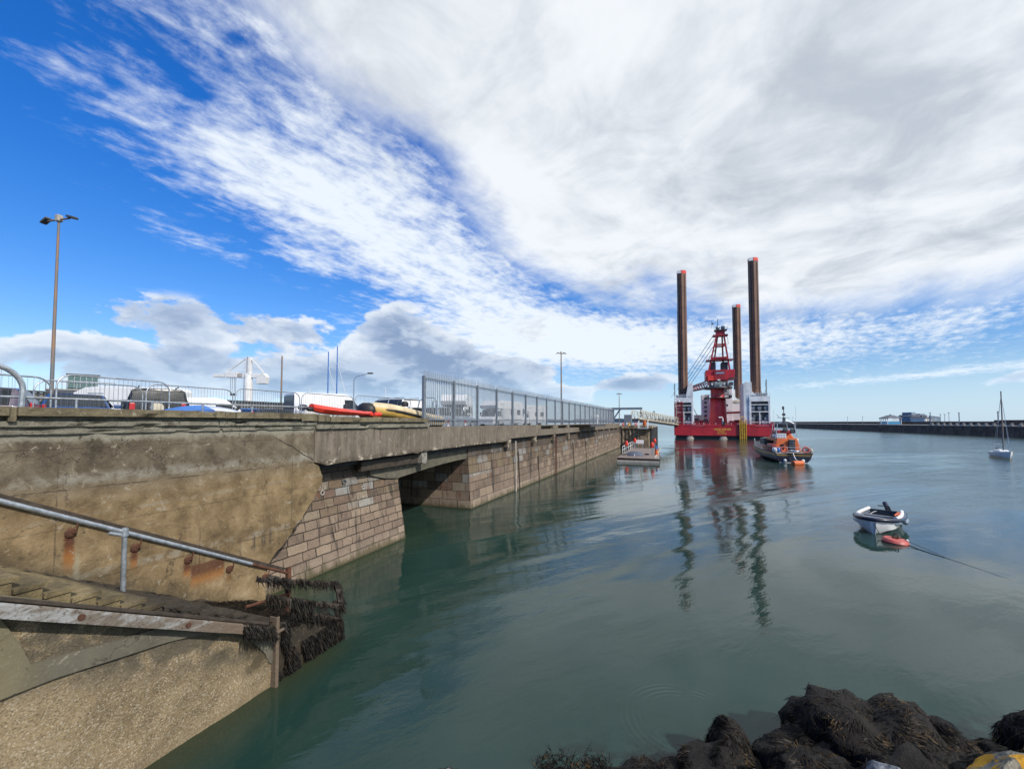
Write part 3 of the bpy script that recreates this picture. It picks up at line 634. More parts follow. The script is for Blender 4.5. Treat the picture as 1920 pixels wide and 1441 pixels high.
# lower block beyond the angle: wet footing with weed
fb = MB(); fb.prism([(5.73, -1.5), (7.55, -1.5), (7.55, .30), (7.1, .42), (6.6, .72), (6.1, .80), (5.73, .98)], 6.9, 10.1); fb.build('lower_steps', M['csteps'], st, bevel=.03)
for (a, b_) in (((5.75, 7.0, 1.50), (7.6, 6.95, .62)), ((6.1, 7.7, 1.62), (8.2, 7.7, .80))): MB().bar(a, b_, .08, .09).build('weedy_rail', M['timber'], st, bevel=.01)
MB().bar((7.55, 6.95, .64), (8.2, 7.7, .82), .10, .10).bar((7.55, 6.95, .25), (8.15, 7.7, .4), .10, .10).bar((6.3, 7.0, 1.05), (7.5, 6.95, .35), .10, .12).build('weedy_crosspiece', M['timber'], st)
# seaweed on lower steps, rails, angle iron
def strands(mb, pts, L=(.12, .3), wdt=.012, seed=1, hang=True, spread=.35, swirl=0, curl=.3):
    r = random.Random(seed)
    for (p, nrm) in pts:
        p = Vector(p); l = r.uniform(*L); w_ = wdt*r.uniform(.6, 1.5); g = Vector((r.uniform(-spread, spread), r.uniform(-spread, spread), -1 if hang else r.uniform(-.5, .5)))
        if swirl: g += Vector((noise.noise(p*3.3), noise.noise(p*3.3+Vector((7, 0, 0))), noise.noise(p*3.3+Vector((0, 9, 0)))*.6))*3.2*swirl
        nrm = Vector(nrm); dirv = (g-nrm*g.dot(nrm)*.8); 
        if dirv.length < 1e-3: dirv = Vector((1, 0, 0))
        dirv.normalize(); side = dirv.cross(nrm+Vector((r.uniform(-.5, .5), r.uniform(-.5, .5), r.uniform(-.2, .2))))
        if side.length < 1e-3: side = Vector((1, 0, 0))
        side.normalize(); prev = None; q = p.copy(); dd = (dirv+nrm*r.uniform(.05, .8 if not swirl else .45)).normalized()
        for k in range(4):
            wk = w_*(1-.22*k); cur = (q-side*wk, q+side*wk)
            if prev: i = len(mb.v); mb.v += [tuple(prev[0]), tuple(prev[1]), tuple(cur[1]), tuple(cur[0])]; mb.f.append((i, i+1, i+2, i+3))
            prev = cur; q = q+dd*(l/3); dd = (dd+Vector((r.uniform(-curl, curl), r.uniform(-curl, curl), r.uniform(-.35, .05) if hang else r.uniform(-.4, .2)))).normalized()
    return mb
wr = random.Random(8); P_ = []
for k in range(3500):    # along rails
    a, b_ = wr.choice([((5.75, 7.0, 1.50), (7.6, 6.95, .62)), ((6.1, 7.7, 1.62), (8.2, 7.7, .80)), ((6.3, 7.0, 1.05), (7.5, 6.95, .35)), ((7.55, 6.95, .64), (8.2, 7.7, .82))])
    f = wr.random(); 
    if noise.noise((f*9, a[2]*5, 0)) < -.12 and wr.random() < .8: continue
    P_.append(((a[0]+(b_[0]-a[0])*f+wr.uniform(-.02, .02), a[1]+(b_[1]-a[1])*f+wr.uniform(-.07, .05), a[2]+(b_[2]-a[2])*f+wr.uniform(-.03, .08)), (wr.uniform(-.5, .5), -.8, .2)))
for k in range(6000):    # face beyond the angle
    s_ = wr.uniform(5.74, 6.3) if wr.random() < .6 else wr.uniform(6.25, 7.5); zz_ = wr.uniform(-.05, 1.0 if s_ < 6.1 else .45)
    if noise.noise((s_*3, zz_*1.4, 4)) < -.22: continue
    P_.append(((s_, 6.88, zz_), (0, -1, .1)))
for k in range(2600):
    s_ = wr.uniform(4.0, 5.7); f_ = wr.random()
    if noise.noise((s_*3, f_*9, 8)) < .02: continue
    P_.append(((s_, 6.85+f_*3.1, stz(s_)+.03), (0, -.3, 1)))
for k in range(4000):    # top of lower steps
    s_ = wr.uniform(4.9, 7.5); P_.append(((s_, wr.uniform(6.86, 9.6), stz(s_)*(1 if s_ < 5.9 else 0)+(0 if s_ < 5.9 else max(.35, .95-.35*(s_-5.9)))+.03), (0, -.3, 1)))
for k in range(500):     # on the last half metre of the beam
    s_ = wr.uniform(5.0, 5.6); P_.append(((s_, 6.62, 3.40-(s_-1)*.512+wr.uniform(-.05, .1)), (0, -1, .2)))
w_ = strands(MB(), P_, (.06, .22), .009, 4, curl=.12).build('seaweed', M['weedblack'], st, fix=False); w_['kind'] = 'stuff'

# ------------------------------------------------------------------ handrails
hr = qthing('handrail', 'grey galvanised tube handrail on a post rising from the steps', 'handrail')
pA = Vector((.9, 8, 4.66)); pB = Vector((7.05, 8, 1.42))
def railz(s_): return 3.66-(s_-2.81)*.532
MB().tube([(.6, 8, railz(.6)), (6.2, 8, railz(6.2))], .034, 12).build('rail', M['galv'], hr, smooth=True)
MB().tube([(6.2, 8, railz(6.2)), (7.06, 8, railz(7.06))], .030, 10).build('rusty_rail_end', M['rust'], hr, smooth=True)
MB().tube([(4.06, 8, stz(4.06)-.1), (4.06, 8, railz(4.06)+.07)], .034, 12).build('post', M['galv'], hr, smooth=True)
MB().tube([(1.2, 8, stz(1.2)-.1), (1.2, 8, railz(1.2)+.07)], .034, 12).build('post', M['galv'], hr, smooth=True)
MB().tube([(4.06, 8.0, railz(4.06)+.05), (4.06, 8.0, railz(4.06)-.06)], .05, 12).tube([(3.86, 8, railz(3.86)-.07), (4.06, 8, railz(4.06)-.05)], .028, 8).build('clamp', M['galv'], hr, smooth=True)
MB().lathe([(.11, 0), (.11, .015), (.05, .02)], (4.06, 8, stz(4.06)-.02), 14).build('base_plate', M['galv'], hr)
MB().bar((7.08, 8, -.3), (7.08, 8, 1.52), .09, .09).build('rusty_post', M['rust'], hr, bevel=.01)
MB().tube([(6.1, 8, 1.05), (7.05, 8, .95)], .03, 8).build('lower_rail', M['rust'], hr, smooth=True)
wl = qthing('wall_handrail', 'dark timber handrail on rusty brackets fixed along the concrete wall', 'handrail')
def wz(s_): return 3.49-(s_-3.45)*.531
MB().bar((-1, 10.0, wz(-1)), (8.7, 10.0, wz(8.7)), .06, .11).build('rail', M['timber'], wl, bevel=.01)
for s_ in (3.3, 4.31, 5.30, 6.30, 7.24, 8.2):
    z_ = wz(s_)-.30; mb = MB().lathe([(.075, 0), (.085, .03), (.05, .05)], (0, 0, 0), 9); o = mb.build('bracket', M['rust'], wl); o.location = (s_, 10.1, z_); o.rotation_euler = (R(90), 0, 0)
    MB().tube([(0, 0, .04), (.04, 0, .09), (.08, .26, .09)], .012, 6).build('hook', M['rust'], o, smooth=True)

# ------------------------------------------------------------------ palisade fence
pf = qthing('palisade_fence', 'tall grey steel palisade fence with pointed pales along the quay edge', 'fence')
nb = 22; bay = 2.69
for k in range(nb+1):
    s_ = 16.0+k*bay; MB().box(s_-.055 if k else s_-.07, s_+.055, 10.28, 10.40, 4.46, 6.72).build('post', M['palis'], pf)
for k in range(nb):
    s_ = 16.0+k*bay; mb = MB(); n_ = 16
    for j in range(n_):
        a = s_+.12+(bay-.24)*j/(n_-1); w2 = .032
        mb.prism([(a-w2, 4.55), (a+w2, 4.55), (a+w2, 6.80), (a+.012, 6.93), (a, 7.0), (a-.012, 6.93), (a-w2, 6.80)], 10.405, 10.417)
    mb.build('pale_panel', M['pale'], pf)
    MB().box(s_+.055, s_+bay-.055, 10.31, 10.37, 6.60, 6.66).build('rail', M['palis'], pf); MB().box(s_+.055, s_+bay-.055, 10.31, 10.37, 4.78, 4.84).build('rail', M['palis'], pf)

# ------------------------------------------------------------------ temporary mesh fences + guard rail
def mesh_panel(name, label, s0, s1, d, z0, z1, r=.016, rad=.25, nv=None, lean=0, group='temporary mesh fence panels behind the parapet', rigm='galv'):
    o = qthing(name, label, 'fence panel', s0, d, z0, group); L_ = s1-s0; H_ = z1-z0; pts = [(0, 0, 0)]
    for k in range(7): a = PI-k*PI/12; pts.append((rad+rad*math.cos(a), 0, H_-rad+rad*math.sin(a)))
    for k in range(7): a = PI/2-k*PI/12; pts.append((L_-rad+rad*math.cos(a), 0, H_-rad+rad*math.sin(a)))
    pts.append((L_-lean, 0, 0)); MB().tube(pts, r, 8).build('frame', M[rigm], o, smooth=True)
    MB().bar((0, 0, .12), (L_, 0, .12), r*1.4).build('bottom_rail', M[rigm], o)
    w_ = MB(); n_ = nv or int(L_/.085); th = .0008
    for k in range(1, n_):
        a = L_*k/n_; top = H_-.01
        e = min(a, L_-a)
        if e < rad: top = H_-rad+math.sqrt(max(0, rad*rad-(rad-e)**2))
        w_.box(a-th, a+th, -.004, .004, .1, top)
    for zz_ in ([.5, H_-.45] if nv is None else [.6, 1.2]): w_.box(0, L_, .006, .012, zz_-th, zz_+th)
    q = w_.build('wire_mesh', M['palis'], o); return o
G0 = 4.15
BS = [(4.86, 6.88, 5.62), (6.96, 9.30, 5.70), (9.38, 11.85, 5.76), (11.93, 14.66, 5.78), (14.74, 18.9, 5.86)]
BL = ['mesh fence panel standing in front of the blue car', 'mesh fence panel in front of the dark off-roader', 'mesh fence panel in front of the small white van', 'mesh fence panel in front of the big white van', 'mesh fence panel above the yellow inflatable bow']
for (a, b_, zt), lb in zip(BS, BL): mesh_panel('fence_panel', lb, a, b_, 13.0, G0, zt)
mesh_panel('fence_panel', 'mesh fence panel with taller top beside the lamp post base', 4.80, 6.90, 11.95, G0, 5.69, .017)
mesh_panel('fence_panel', 'mesh fence panel behind the big curved frame at the left edge', 2.5, 4.74, 12.0, G0, 5.60, .017)
mesh_panel('fence_panel', 'large thick tubed mesh panel cut by the left edge of the photo', 1.2, 3.92, 10.85, 4.05, 5.68, .045, .42, 20, lean=.06)
mesh_panel('fence_panel', 'mesh fence panel far behind the palisade fence', 26.0, 29.6, 17.0, G0, 5.9); mesh_panel('fence_panel', 'mesh fence panel behind the palisade beside the motorhome', 38.0, 42.6, 16.0, G0, 6.0)
gr = qthing('guard_rail', 'low galvanised pipe guard rail behind the parapet', 'railing')
MB().tube([(0, 10.9, 5.13), (8.6, 10.9, 5.15), (11.3, 10.9, 5.17), (11.34, 10.9, 4.1)], .022, 8).build('rail', M['galv'], gr, smooth=True)
for s_ in (1.9, 3.0, 4.67, 5.95, 7.04, 8.35, 9.8): MB().tube([(s_, 10.9, 4.0), (s_, 10.9, 5.13)], .02, 8).build('post', M['galv'], gr, smooth=True)
g2 = qthing('guard_rail', 'short pipe railing behind the yellow inflatable boat', 'railing')
MB().tube([(13.2, 13.4, 4.05), (13.2, 13.4, 5.25), (16.2, 13.4, 5.25), (16.2, 13.4, 4.05)], .022, 8).build('rail', M['galv'], g2, smooth=True)
for s_ in (14.2, 15.2): MB().tube([(s_, 13.4, 4.05), (s_, 13.4, 5.25)], .018, 6).build('post', M['galv'], g2)

# ------------------------------------------------------------------ vehicles
def car(name, label, cat, s, d, rz, paintm, L_=4.2, W_=1.8, Hh=1.48, belt=.92, hood=1.05, wind=.75, roof0=None, tail='hatch', spare=False, rack=False, lift=0):
    """body along local +x = forward, built from lofted cross sections"""
    o = qthing(name, label, cat, s, d, G0, rz=rz); hw = W_/2; gl = .30
    xF = L_/2; xc = xF-hood; xr0 = xc-wind; xr1 = -L_/2+(.35 if tail == 'hatch' else .08 if tail == 'box' else .9); xb = -L_/2+(.06 if tail != 'saloon' else .45)
    o.location.z += lift
    def ring(x_, w0, zb, w1, zt, w2, zr):   # sill, belt, roof
        return [(x_, -w0, zb), (x_, -w1, zb+.28), (x_, -w1, zt), (x_, -w2, zr), (x_, -w2*.55, zr+.02*(zr > zt)), (x_, w2*.55, zr+.02*(zr > zt)), (x_, w2, zr), (x_, w1, zt), (x_, w1, zb+.28), (x_, w0, zb)]
    rf = hw*.74
    rings = [ring(xF, hw*.80, .32, hw*.84, .60, hw*.7, .62), ring(xF-.12, hw*.94, .24, hw*.96, .72, hw*.82, .74), ring(xc, hw*.97, .22, hw, belt-.02, hw*.88, belt+.03),
             ring(xr0, hw*.97, .22, hw, belt+.02, rf, Hh-.03), ring((xr0+xr1)/2, hw*.97, .22, hw, belt+.03, rf, Hh), ring(xr1, hw*.97, .22, hw*.99, belt+.04, rf*.97, Hh-.05),
             ring(xb, hw*.95, .25, hw*.96, belt+.03, hw*.84, belt+.06 if tail != 'box' else Hh-.12), ring(-L_/2, hw*.86, .34, hw*.9, belt-.12, hw*.78, belt-.08 if tail != 'box' else Hh-.25)]
    body = MB().loft(rings, closed=True).build('body', M[paintm], o, smooth=True, bevel=.02)
    def pane(nm, a, b_, c, d_, ins=.06, off=.02, mm='glass'):
        a, b_, c, d_ = map(Vector, (a, b_, c, d_)); n_ = (b_-a).cross(d_-a).normalized(); cen = (a+b_+c+d_)/4
        if n_.dot(cen-Vector((0, 0, .8))) < 0: n_ = -n_
        q = [p+(cen-p)*ins/max(.3, (cen-p).length)*1.2 for p in (a, b_, c, d_)]
        return MB().hexa([p+n_*(off-.03) for p in q]+[p+n_*off for p in q]).build(nm, M[mm], o, bevel=.008)
    R_ = rings
    pane('windscreen', R_[2][3], R_[2][6], R_[3][6], R_[3][3], .05, .025)
    pane('rear_window', R_[5][3], R_[5][6], R_[6][6], R_[6][3], .09, .03)
    for sd_ in (0, 1):
        i, j = (2, 3) if sd_ == 0 else (7, 6)
        pane('side_window', R_[3][i], R_[4][i], R_[4][j], R_[3][j], .06, .02); pane('side_window', R_[4][i], R_[5][i], R_[5][j], R_[4][j], .06, .02)
        pane('side_window', (xc-.12, R_[2][i][1], belt+.04), R_[3][i], R_[3][j], (xr0+.12, R_[3][j][1]*1.05, Hh-.12), .04, .02)
        sy = -1 if sd_ == 0 else 1
        MB().cbox((xc-.28, sy*(hw+.12), belt+.09), (.10, .20, .14)).build('wing_mirror', M[paintm], o, bevel=.03)
        MB().cbox((xF-.07, sy*hw*.66, .66), (.10, .34, .13)).build('headlight', M['white'], o, bevel=.03)
        MB().cbox((-L_/2+.02, sy*hw*.78, belt-.02), (.08, .16, .34)).build('tail_light', M['lampred'], o, bevel=.02)
        for x_ in (xF-.78, -L_/2+.75):
            wh = MB().lathe([(.20, -.11), (.31, -.10), (.32, 0), (.31, .10), (.20, .11)], n=20).build('wheel', M['tyre'], o, smooth=True); wh.location = (x_, sy*(hw-.09), .32); wh.rotation_euler = (R(90), 0, 0)
            MB().lathe([(.19, -.115), (.19, .115)], n=12).build('hub', M['galv'], wh)
    MB().cbox((xF+.01, 0, .50), (.03, .52, .11)).build('number_plate', M['white'], o)
    if spare:
        w2 = MB().lathe([(.22, -.10), (.31, -.09), (.32, 0), (.31, .09), (.22, .10)], n=24).build('spare_wheel', M['tyre'], o, smooth=True); w2.location = (-L_/2-.12, .05, belt-.02); w2.rotation_euler = (0, R(90), 0)
        MB().lathe([(.20, -.11), (.19, -.13), (.07, -.14)], n=20).build('wheel_cover', M['cover'], w2, smooth=True)
    if rack:
        mb = MB(); mb.tube([(xr0, hw*.6, Hh+.05), (xr1, hw*.6, Hh+.05)], .02).tube([(xr0, -hw*.6, Hh+.05), (xr1, -hw*.6, Hh+.05)], .02); mb.build('roof_rail', M['dark'], o)
    return o
TOC = -PI/2-.0     # heading: towards the camera side (-y local)
car('parked_car', 'dark blue hatchback facing the camera beside the lamp post', 'car', 8.35, 19.5, R(-112), 'blue', 4.1, 1.80, 1.52, belt=1.0, lift=.0, wind=.85)
car('parked_car', 'dark purple car cut off by the left edge behind the large mesh panel', 'car', 4.6, 18.0, R(150), 'purple', 4.3, 1.78, 1.50)
car('parked_car', 'dark off-roader seen from behind with spare wheel on its door', 'car', 10.9, 19.7, R(63), 'carblack', 4.5, 1.86, 1.80, belt=1.08, tail='box', spare=True, rack=True)
car('parked_car', 'white car low behind the mesh panel left of the blue car', 'car', 6.2, 22.5, R(60), 'vanwhite', 4.1, 1.75, 1.30)
car('parked_car', 'small dark blue car between the two white vans', 'car', 19.2, 24.5, R(-20), 'midblue', 3.9, 1.68, 1.36)
car('parked_car', 'dark navy car with only its bonnet showing beside the small white van', 'car', 17.0, 20.0, R(-5), 'navy', 4.0, 1.7, 1.22)
car('parked_car', 'pale silver blue car behind the first palisade bays', 'car', 27.3, 15.4, R(-15), 'silver', 4.5, 1.8, 1.58, tail='hatch')
car('parked_car', 'white off-roader with roof frame behind the first palisade bay', 'car', 23.2, 17.6, R(75), 'vanwhite', 4.5, 1.9, 2.0, belt=1.15, tail='box', rack=True)

def van(name, label, s, d, rz, L_, W_, H_, hoodL=.9, windL=.9, glass_rear=True, darkrear=False, nm='van', hoodz=1.1):
    o = qthing(name, label, nm, s, d, G0, rz=rz); hw = W_/2; xF = L_/2
    def rg(x_, zb, zt, w_, wt): return [(x_, -w_*.97, zb), (x_, -w_, zb+.3), (x_, -w_, zt*.62), (x_, -wt, zt), (x_, wt, zt), (x_, w_, zt*.62), (x_, w_, zb+.3), (x_, w_*.97, zb)]
    rings = [rg(xF, .4, .75, hw*.84, hw*.7), rg(xF-.15, .3, .95, hw*.95, hw*.82), rg(xF-hoodL, .28, hoodz+.15, hw, hw*.86), rg(xF-hoodL-windL, .28, H_-.1, hw, hw*.80), rg(xF-hoodL-windL-.5, .28, H_, hw, hw*.84), rg(-xF+.1, .28, H_-.02, hw, hw*.86), rg(-xF, .32, H_-.1, hw*.97, hw*.82)]
    MB().loft(rings, closed=True).build('body', M['vanwhite'], o, smooth=True, bevel=.03)
    a, b_, c, d_ = rings[2][3], rings[2][4], rings[3][4], rings[3][3]; n_ = (Vector(b_)-Vector(a)).cross(Vector(d_)-Vector(a)).normalized(); cen = (Vector(a)+Vector(b_)+Vector(c)+Vector(d_))/4
    if n_.x < 0: n_ = -n_
    q = [Vector(p)+(cen-Vector(p))*.09 for p in (a, b_, c, d_)]; MB().hexa([p-n_*.02 for p in q]+[p+n_*.02 for p in q]).build('windscreen', M['glass'], o)
    xw = xF-hoodL-windL
    for sy in (-1, 1):
        yy = sy*(hw+.004); zb_ = hoodz+.22; zt_ = min(H_*.62+.55, H_-.35)
        p = [(xw+windL*.80, yy, zb_), (xw-.45, yy, zb_), (xw-.45, sy*hw*.93, zt_), (xw+windL*.22, sy*hw*.93, zt_)]
        MB().hexa([(a[0], a[1]-sy*.03, a[2]) for a in p]+[(a[0], a[1]+sy*.015, a[2]) for a in p]).build('cab_window', M['glass'], o)
        MB().cbox((xw+windL*.75, sy*(hw+.15), hoodz+.35), (.12, .22, .30)).build('wing_mirror', M['black'], o, bevel=.03)
        MB().cbox((-xF-.01, sy*hw*.9, 1.15), (.05, .12, .5)).build('tail_light', M['lampred'], o)
        MB().box(-xF+.3, xw-.6, sy*(hw+.002)-.006, sy*(hw+.002)+.008, H_*.50, H_*.50+.05).build('side_trim', M['silver'], o)
        for x_ in (xF-.9, -xF+1.0):
            wh = MB().lathe([(.2, -.11), (.33, -.1), (.34, 0), (.33, .1), (.2, .11)], n=20).build('wheel', M['tyre'], o, smooth=True); wh.location = (x_, sy*(hw-.1), .34); wh.rotation_euler = (R(90), 0, 0)
            MB().lathe([(.2, -.115), (.2, .115)], n=12).build('hub', M['galv'], wh)
    if darkrear:
        MB().box(-xF-.03, -xF+.02, -hw*.90, hw*.90, .5, H_-.22).build('rear_doors', M['navy'], o, bevel=.02)
    else: MB().box(-xF-.012, -xF+.02, -hw*.7, hw*.7, 1.1, H_-.3).build('rear_window', M['glass'], o)
    return o
van('parked_van', 'small white panel van parked side-on in front of the slatted wall', 16.2, 24.0, -R(37), 4.4, 1.8, 1.86, .95, .75, hoodz=1.0)
van('parked_van', 'big white high-roof van with dark blue rear doors left of the yellow inflatable', 24.9, 24.2, -R(22), 5.9, 2.05, 2.62, .9, 1.0, darkrear=True, hoodz=1.25)

def camper(name, label, s, d, rz, L_, W_, H_, side=-1):
    o = qthing(name, label, 'motorhome', s, d, G0, rz=rz); hw = W_/2; xF = L_/2
    pr = [(-xF, .45), (xF-1.9, .45), (xF-1.9, 1.95), (xF-.75, 2.0), (xF-.55, 2.35), (xF-1.2, H_-.05), (xF-1.8, H_), (-xF+.2, H_), (-xF, H_-.2)]
    MB().prism(pr, -hw, hw).build('body', M['vanwhite'], o, bevel=.05)
    cb = [(xF-1.9, .35), (xF-.02, .35), (xF, .9), (xF-.5, 1.12), (xF-1.0, 1.9), (xF-1.9, 1.94)]
    MB().prism(cb, -hw*.9, hw*.9).build('cab', M['vanwhite'], o, bevel=.06)
    q = [(xF-.52, -hw*.78, 1.15), (xF-.52, hw*.78, 1.15), (xF-.98, hw*.72, 1.86), (xF-.98, -hw*.72, 1.86)]; n_ = Vector((.83, 0, .5)).normalized()
    MB().hexa([Vector(p)-n_*.03 for p in q]+[Vector(p)+n_*.02 for p in q]).build('windscreen', M['glass'], o)
    for sy in (-1, 1):
        y_ = sy*hw
        MB().box(-xF+.6, -xF+1.5, y_-.012, y_+.012, 1.35, 1.95).build('side_window', M['glass'], o, bevel=.01)
        MB().box(-xF+2.2, -xF+2.9, y_-.012, y_+.012, 1.35, 1.95).build('side_window', M['glass'], o, bevel=.01)
        MB().box(xF-1.75, xF-1.0, sy*hw*.9-.012, sy*hw*.9+.012, 1.15, 1.75).build('cab_window', M['glass'], o, bevel=.01)
        MB().box(xF-2.3, xF-1.4, y_-.01, y_+.01, H_-.45, H_-.39).build('stripe', M['orange'] if sy == side else M['silver'], o)
        MB().box(-xF+.3, xF-2.1, y_-.008, y_+.008, .80, .86).build('stripe', M['silver'], o)
        MB().cbox((xF-.95, sy*(hw*.9+.18), 1.45), (.12, .2, .34)).build('wing_mirror', M['black'], o, bevel=.03)
        for x_ in (xF-.95, -xF+1.5):
            wh = MB().lathe([(.2, -.11), (.33, -.1), (.34, 0), (.33, .1), (.2, .11)], n=18).build('wheel', M['tyre'], o, smooth=True); wh.location = (x_, sy*(hw*.9-.05), .34); wh.rotation_euler = (R(90), 0, 0)
    MB().tube([(-xF+.4, -hw-.04, H_-.08), (xF-2.2, -hw-.04, H_-.08)], .06, 8).build('awning_roll', M['silver'], o, smooth=True)
    MB().box(-xF-.012, -xF+.01, -hw*.5, hw*.5, 1.5, 2.0).build('rear_window', M['glass'], o)
    return o
camper('motorhome', 'white motorhome with overcab bed behind the dark off-roader', 16.9, 33.2, PI-R(62), 6.2, 2.1, 2.75)
camper('motorhome', 'white motorhome end-on with a window behind the second palisade bay', 34.0, 18.5, R(200), 5.6, 2.2, 2.95)
camper('motorhome', 'white motorhome with three side windows behind the fourth palisade bay', 45.0, 18.8, R(172), 6.6, 2.2, 2.9)
camper('motorhome', 'white motorhome farthest away behind the palisade posts', 58.0, 20.0, R(165), 6.2, 2.2, 2.9)
# ------------------------------------------------------------------ boats on the quay
kk = qthing('kayak', 'bright red sit-on kayak lying on the parapet left of the yellow inflatable', 'kayak', 10.25, 10.75, 4.93)
rings = []
for k in range(13):
    f = k/12; x_ = f*3.3; w_ = .05+.33*math.sin(min(1, f*1.15+.04)*PI)**.7 if f < .93 else .12; zb = .0+.13*(1-f)**6; zt = .17+.15*(1-f)**2.2-.05*f
    rings.append([(x_, -w_, (zb+zt)/2), (x_, -w_*.6, zb), (x_, w_*.6, zb), (x_, w_, (zb+zt)/2), (x_, w_*.7, zt), (x_, 0, zt+.03), (x_, -w_*.7, zt)])
MB().loft(rings, closed=True).build('hull', M['brightred'], kk, smooth=True)
MB().ball((-.02, 0, .17), .13, 6, (1.3, .8, .6)).build('bow_cap', M['black'], kk, smooth=True)
for x_ in (1.0, 2.3, 2.9): MB().cbox((x_, 0, .21-.02*x_), (.10, .3, .04)).build('strap', M['black'], kk)
ud = qthing('upturned_dinghy', 'upturned white dinghy with blue stripe lying behind the parapet', 'dinghy', 5.75, 11.5, 4.30)
rings = []; rb = []
for k in range(15):
    f = k/14; x_ = f*3.0; w_ = .70*math.sin((.12+.80*f)*PI)**.55; h_ = .30+.52*math.sin((.03+.80*f)*PI)**.8
    rings.append([(x_, -w_, 0), (x_, -w_*.96, h_*.5), (x_, -w_*.6, h_*.85), (x_, 0, h_), (x_, w_*.6, h_*.85), (x_, w_*.96, h_*.5), (x_, w_, 0)])
    if k < 9: rb.append([(x_-.01, y_*1.012, z_*1.012+.004) for (_, y_, z_) in rings[-1][1:4]])
MB().loft(rings, closed=True).build('hull', M['vanwhite'], ud, smooth=True)
MB().loft(rb, caps=False).build('blue_stripe', M['midblue'], ud, smooth=True, fix=False)
wd = qthing('small_boat', 'small white boat with outboard motor behind the red kayak', 'boat', 13.0, 13.0+.9, 4.35, rz=R(8))
rings = []
for k in range(10):
    f = k/9; x_ = f*2.9-.4; w_ = .6*math.sin((.08+.5*f)*PI)**.6 if f < .95 else .6
    rings.append([(x_, -w_, .62+.2*(1-f)), (x_, -w_*.8, .25), (x_, 0, .05), (x_, w_*.8, .25), (x_, w_, .62+.2*(1-f)), (x_, w_*.8, .58+.2*(1-f)), (x_, 0, .6+.2*(1-f)), (x_, -w_*.8, .58+.2*(1-f))])
MB().loft(rings, closed=True).build('hull', M['white'], wd, smooth=True)
MB().ball((-.2, 0, .92), .18, 6, (1.2, 1, .8)).build('navy_cap', M['navy'], wd, smooth=True)
MB().cbox((2.65, 0, .95), (.26, .22, .42)).build('outboard', M['black'], wd, bevel=.06); MB().cbox((2.65, 0, .5), (.1, .08, .9)).build('motor_leg', M['black'], wd)
rib = qthing('inflatable_boat', 'yellow and cream inflatable boat with black rubbing stripe standing behind the parapet', 'boat', 14.1, 11.75, 4.30)
def ribpath(f, side): # from bow to stern
    x_ = f*4.8; y_ = side*(.72*min(1, (f*6)**.5 if f > 0 else 0)); z_ = .90-.48*min(1, f*1.25); return Vector((x_, y_, z_))
for nm, sds in (('tube', (-1, 1)),):
    for sd_ in sds:
        pts = [ribpath(f, sd_) for f in [0, .01, .03, .07, .13, .22, .35, .5, .7, .9, .97, 1.0]]; rs = [.27]*10+[.2, .07]
        tb = MB().tube(pts, rs, 16).build('tube', M['ribyellow'], rib, smooth=True)
        MB().tube([p+Vector((0, sd_*.262, .02)) for p in pts[2:10]], .06, 8).build('rubbing_stripe', M['black'], tb, smooth=True)
        MB().tube([p+Vector((0, sd_*.03, .09)) for p in pts[1:10]], .225, 14).build('pale_upper_skin', M['ribtop'], tb, smooth=True)
MB().ball((-.12, 0, .86), .34, 8, (.85, 1.35, 1.0)).build('black_bow', M['black'], rib, smooth=True)
MB().loft([[(.3, -.5, .5), (.3, 0, .35), (.3, .5, .5)], [(2, -.6, .15), (2, 0, -.1), (2, .6, .15)], [(4.6, -.6, .15), (4.6, 0, -.1), (4.6, .6, .15)]]).build('hull', M['white'], rib)
MB().box(2.2, 2.75, -.28, .28, .2, 1.10).build('console', M['white'], rib, bevel=.05); MB().box(2.18, 2.28, -.22, .22, .62, .86).build('console_screen', M['black'], rib)
MB().tube([(2.3, -.24, 1.05), (2.25, -.24, 1.32), (2.25, .24, 1.32), (2.3, .24, 1.05)], .018, 6).build('console_rail', M['dark'], rib)
MB().ball((2.5, 0, 1.2), .17, 6).build('engine_cover', M['black'], rib, smooth=True)
MB().tube([(4.3, -.62, .5), (4.45, -.5, 1.45), (4.55, -.3, 1.62), (4.55, .3, 1.62), (4.45, .5, 1.45), (4.3, .62, .5)], .03, 8).tube([(3.8, -.62, .5), (4.1, -.5, 1.4), (4.45, -.5, 1.45)], .025, 8).build('stern_arch', M['galv'], rib, smooth=True)
MB().cbox((3.35, 0, .95), (.45, .5, .26)).build('seat', M['black'], rib, bevel=.05)
MB().cbox((4.85, 0, .85), (.42, .36, .55)).build('outboard', M['black'], rib, bevel=.08)
for k, (s_, d_, lb) in enumerate([(22.1, 12.6, 'orange traffic cone behind the first palisade bay'), (24.7, 12.8, 'orange traffic cone behind the second palisade bay'), (19.3, 12.4, 'orange traffic cone near the stern of the yellow inflatable')]):
    o = qthing('traffic_cone', lb, 'cone', s_, d_, G0, 'orange traffic cones behind the palisade')
    MB().lathe([(.15, .03), (.03, .75)], n=14).build('body', M['brightred'], o, smooth=True); MB().box(-.2, .2, -.2, .2, 0, .03).build('base', M['brightred'], o); MB().lathe([(.112, .30), (.078, .48)], n=14).build('reflective_band', M['white'], o, smooth=True)

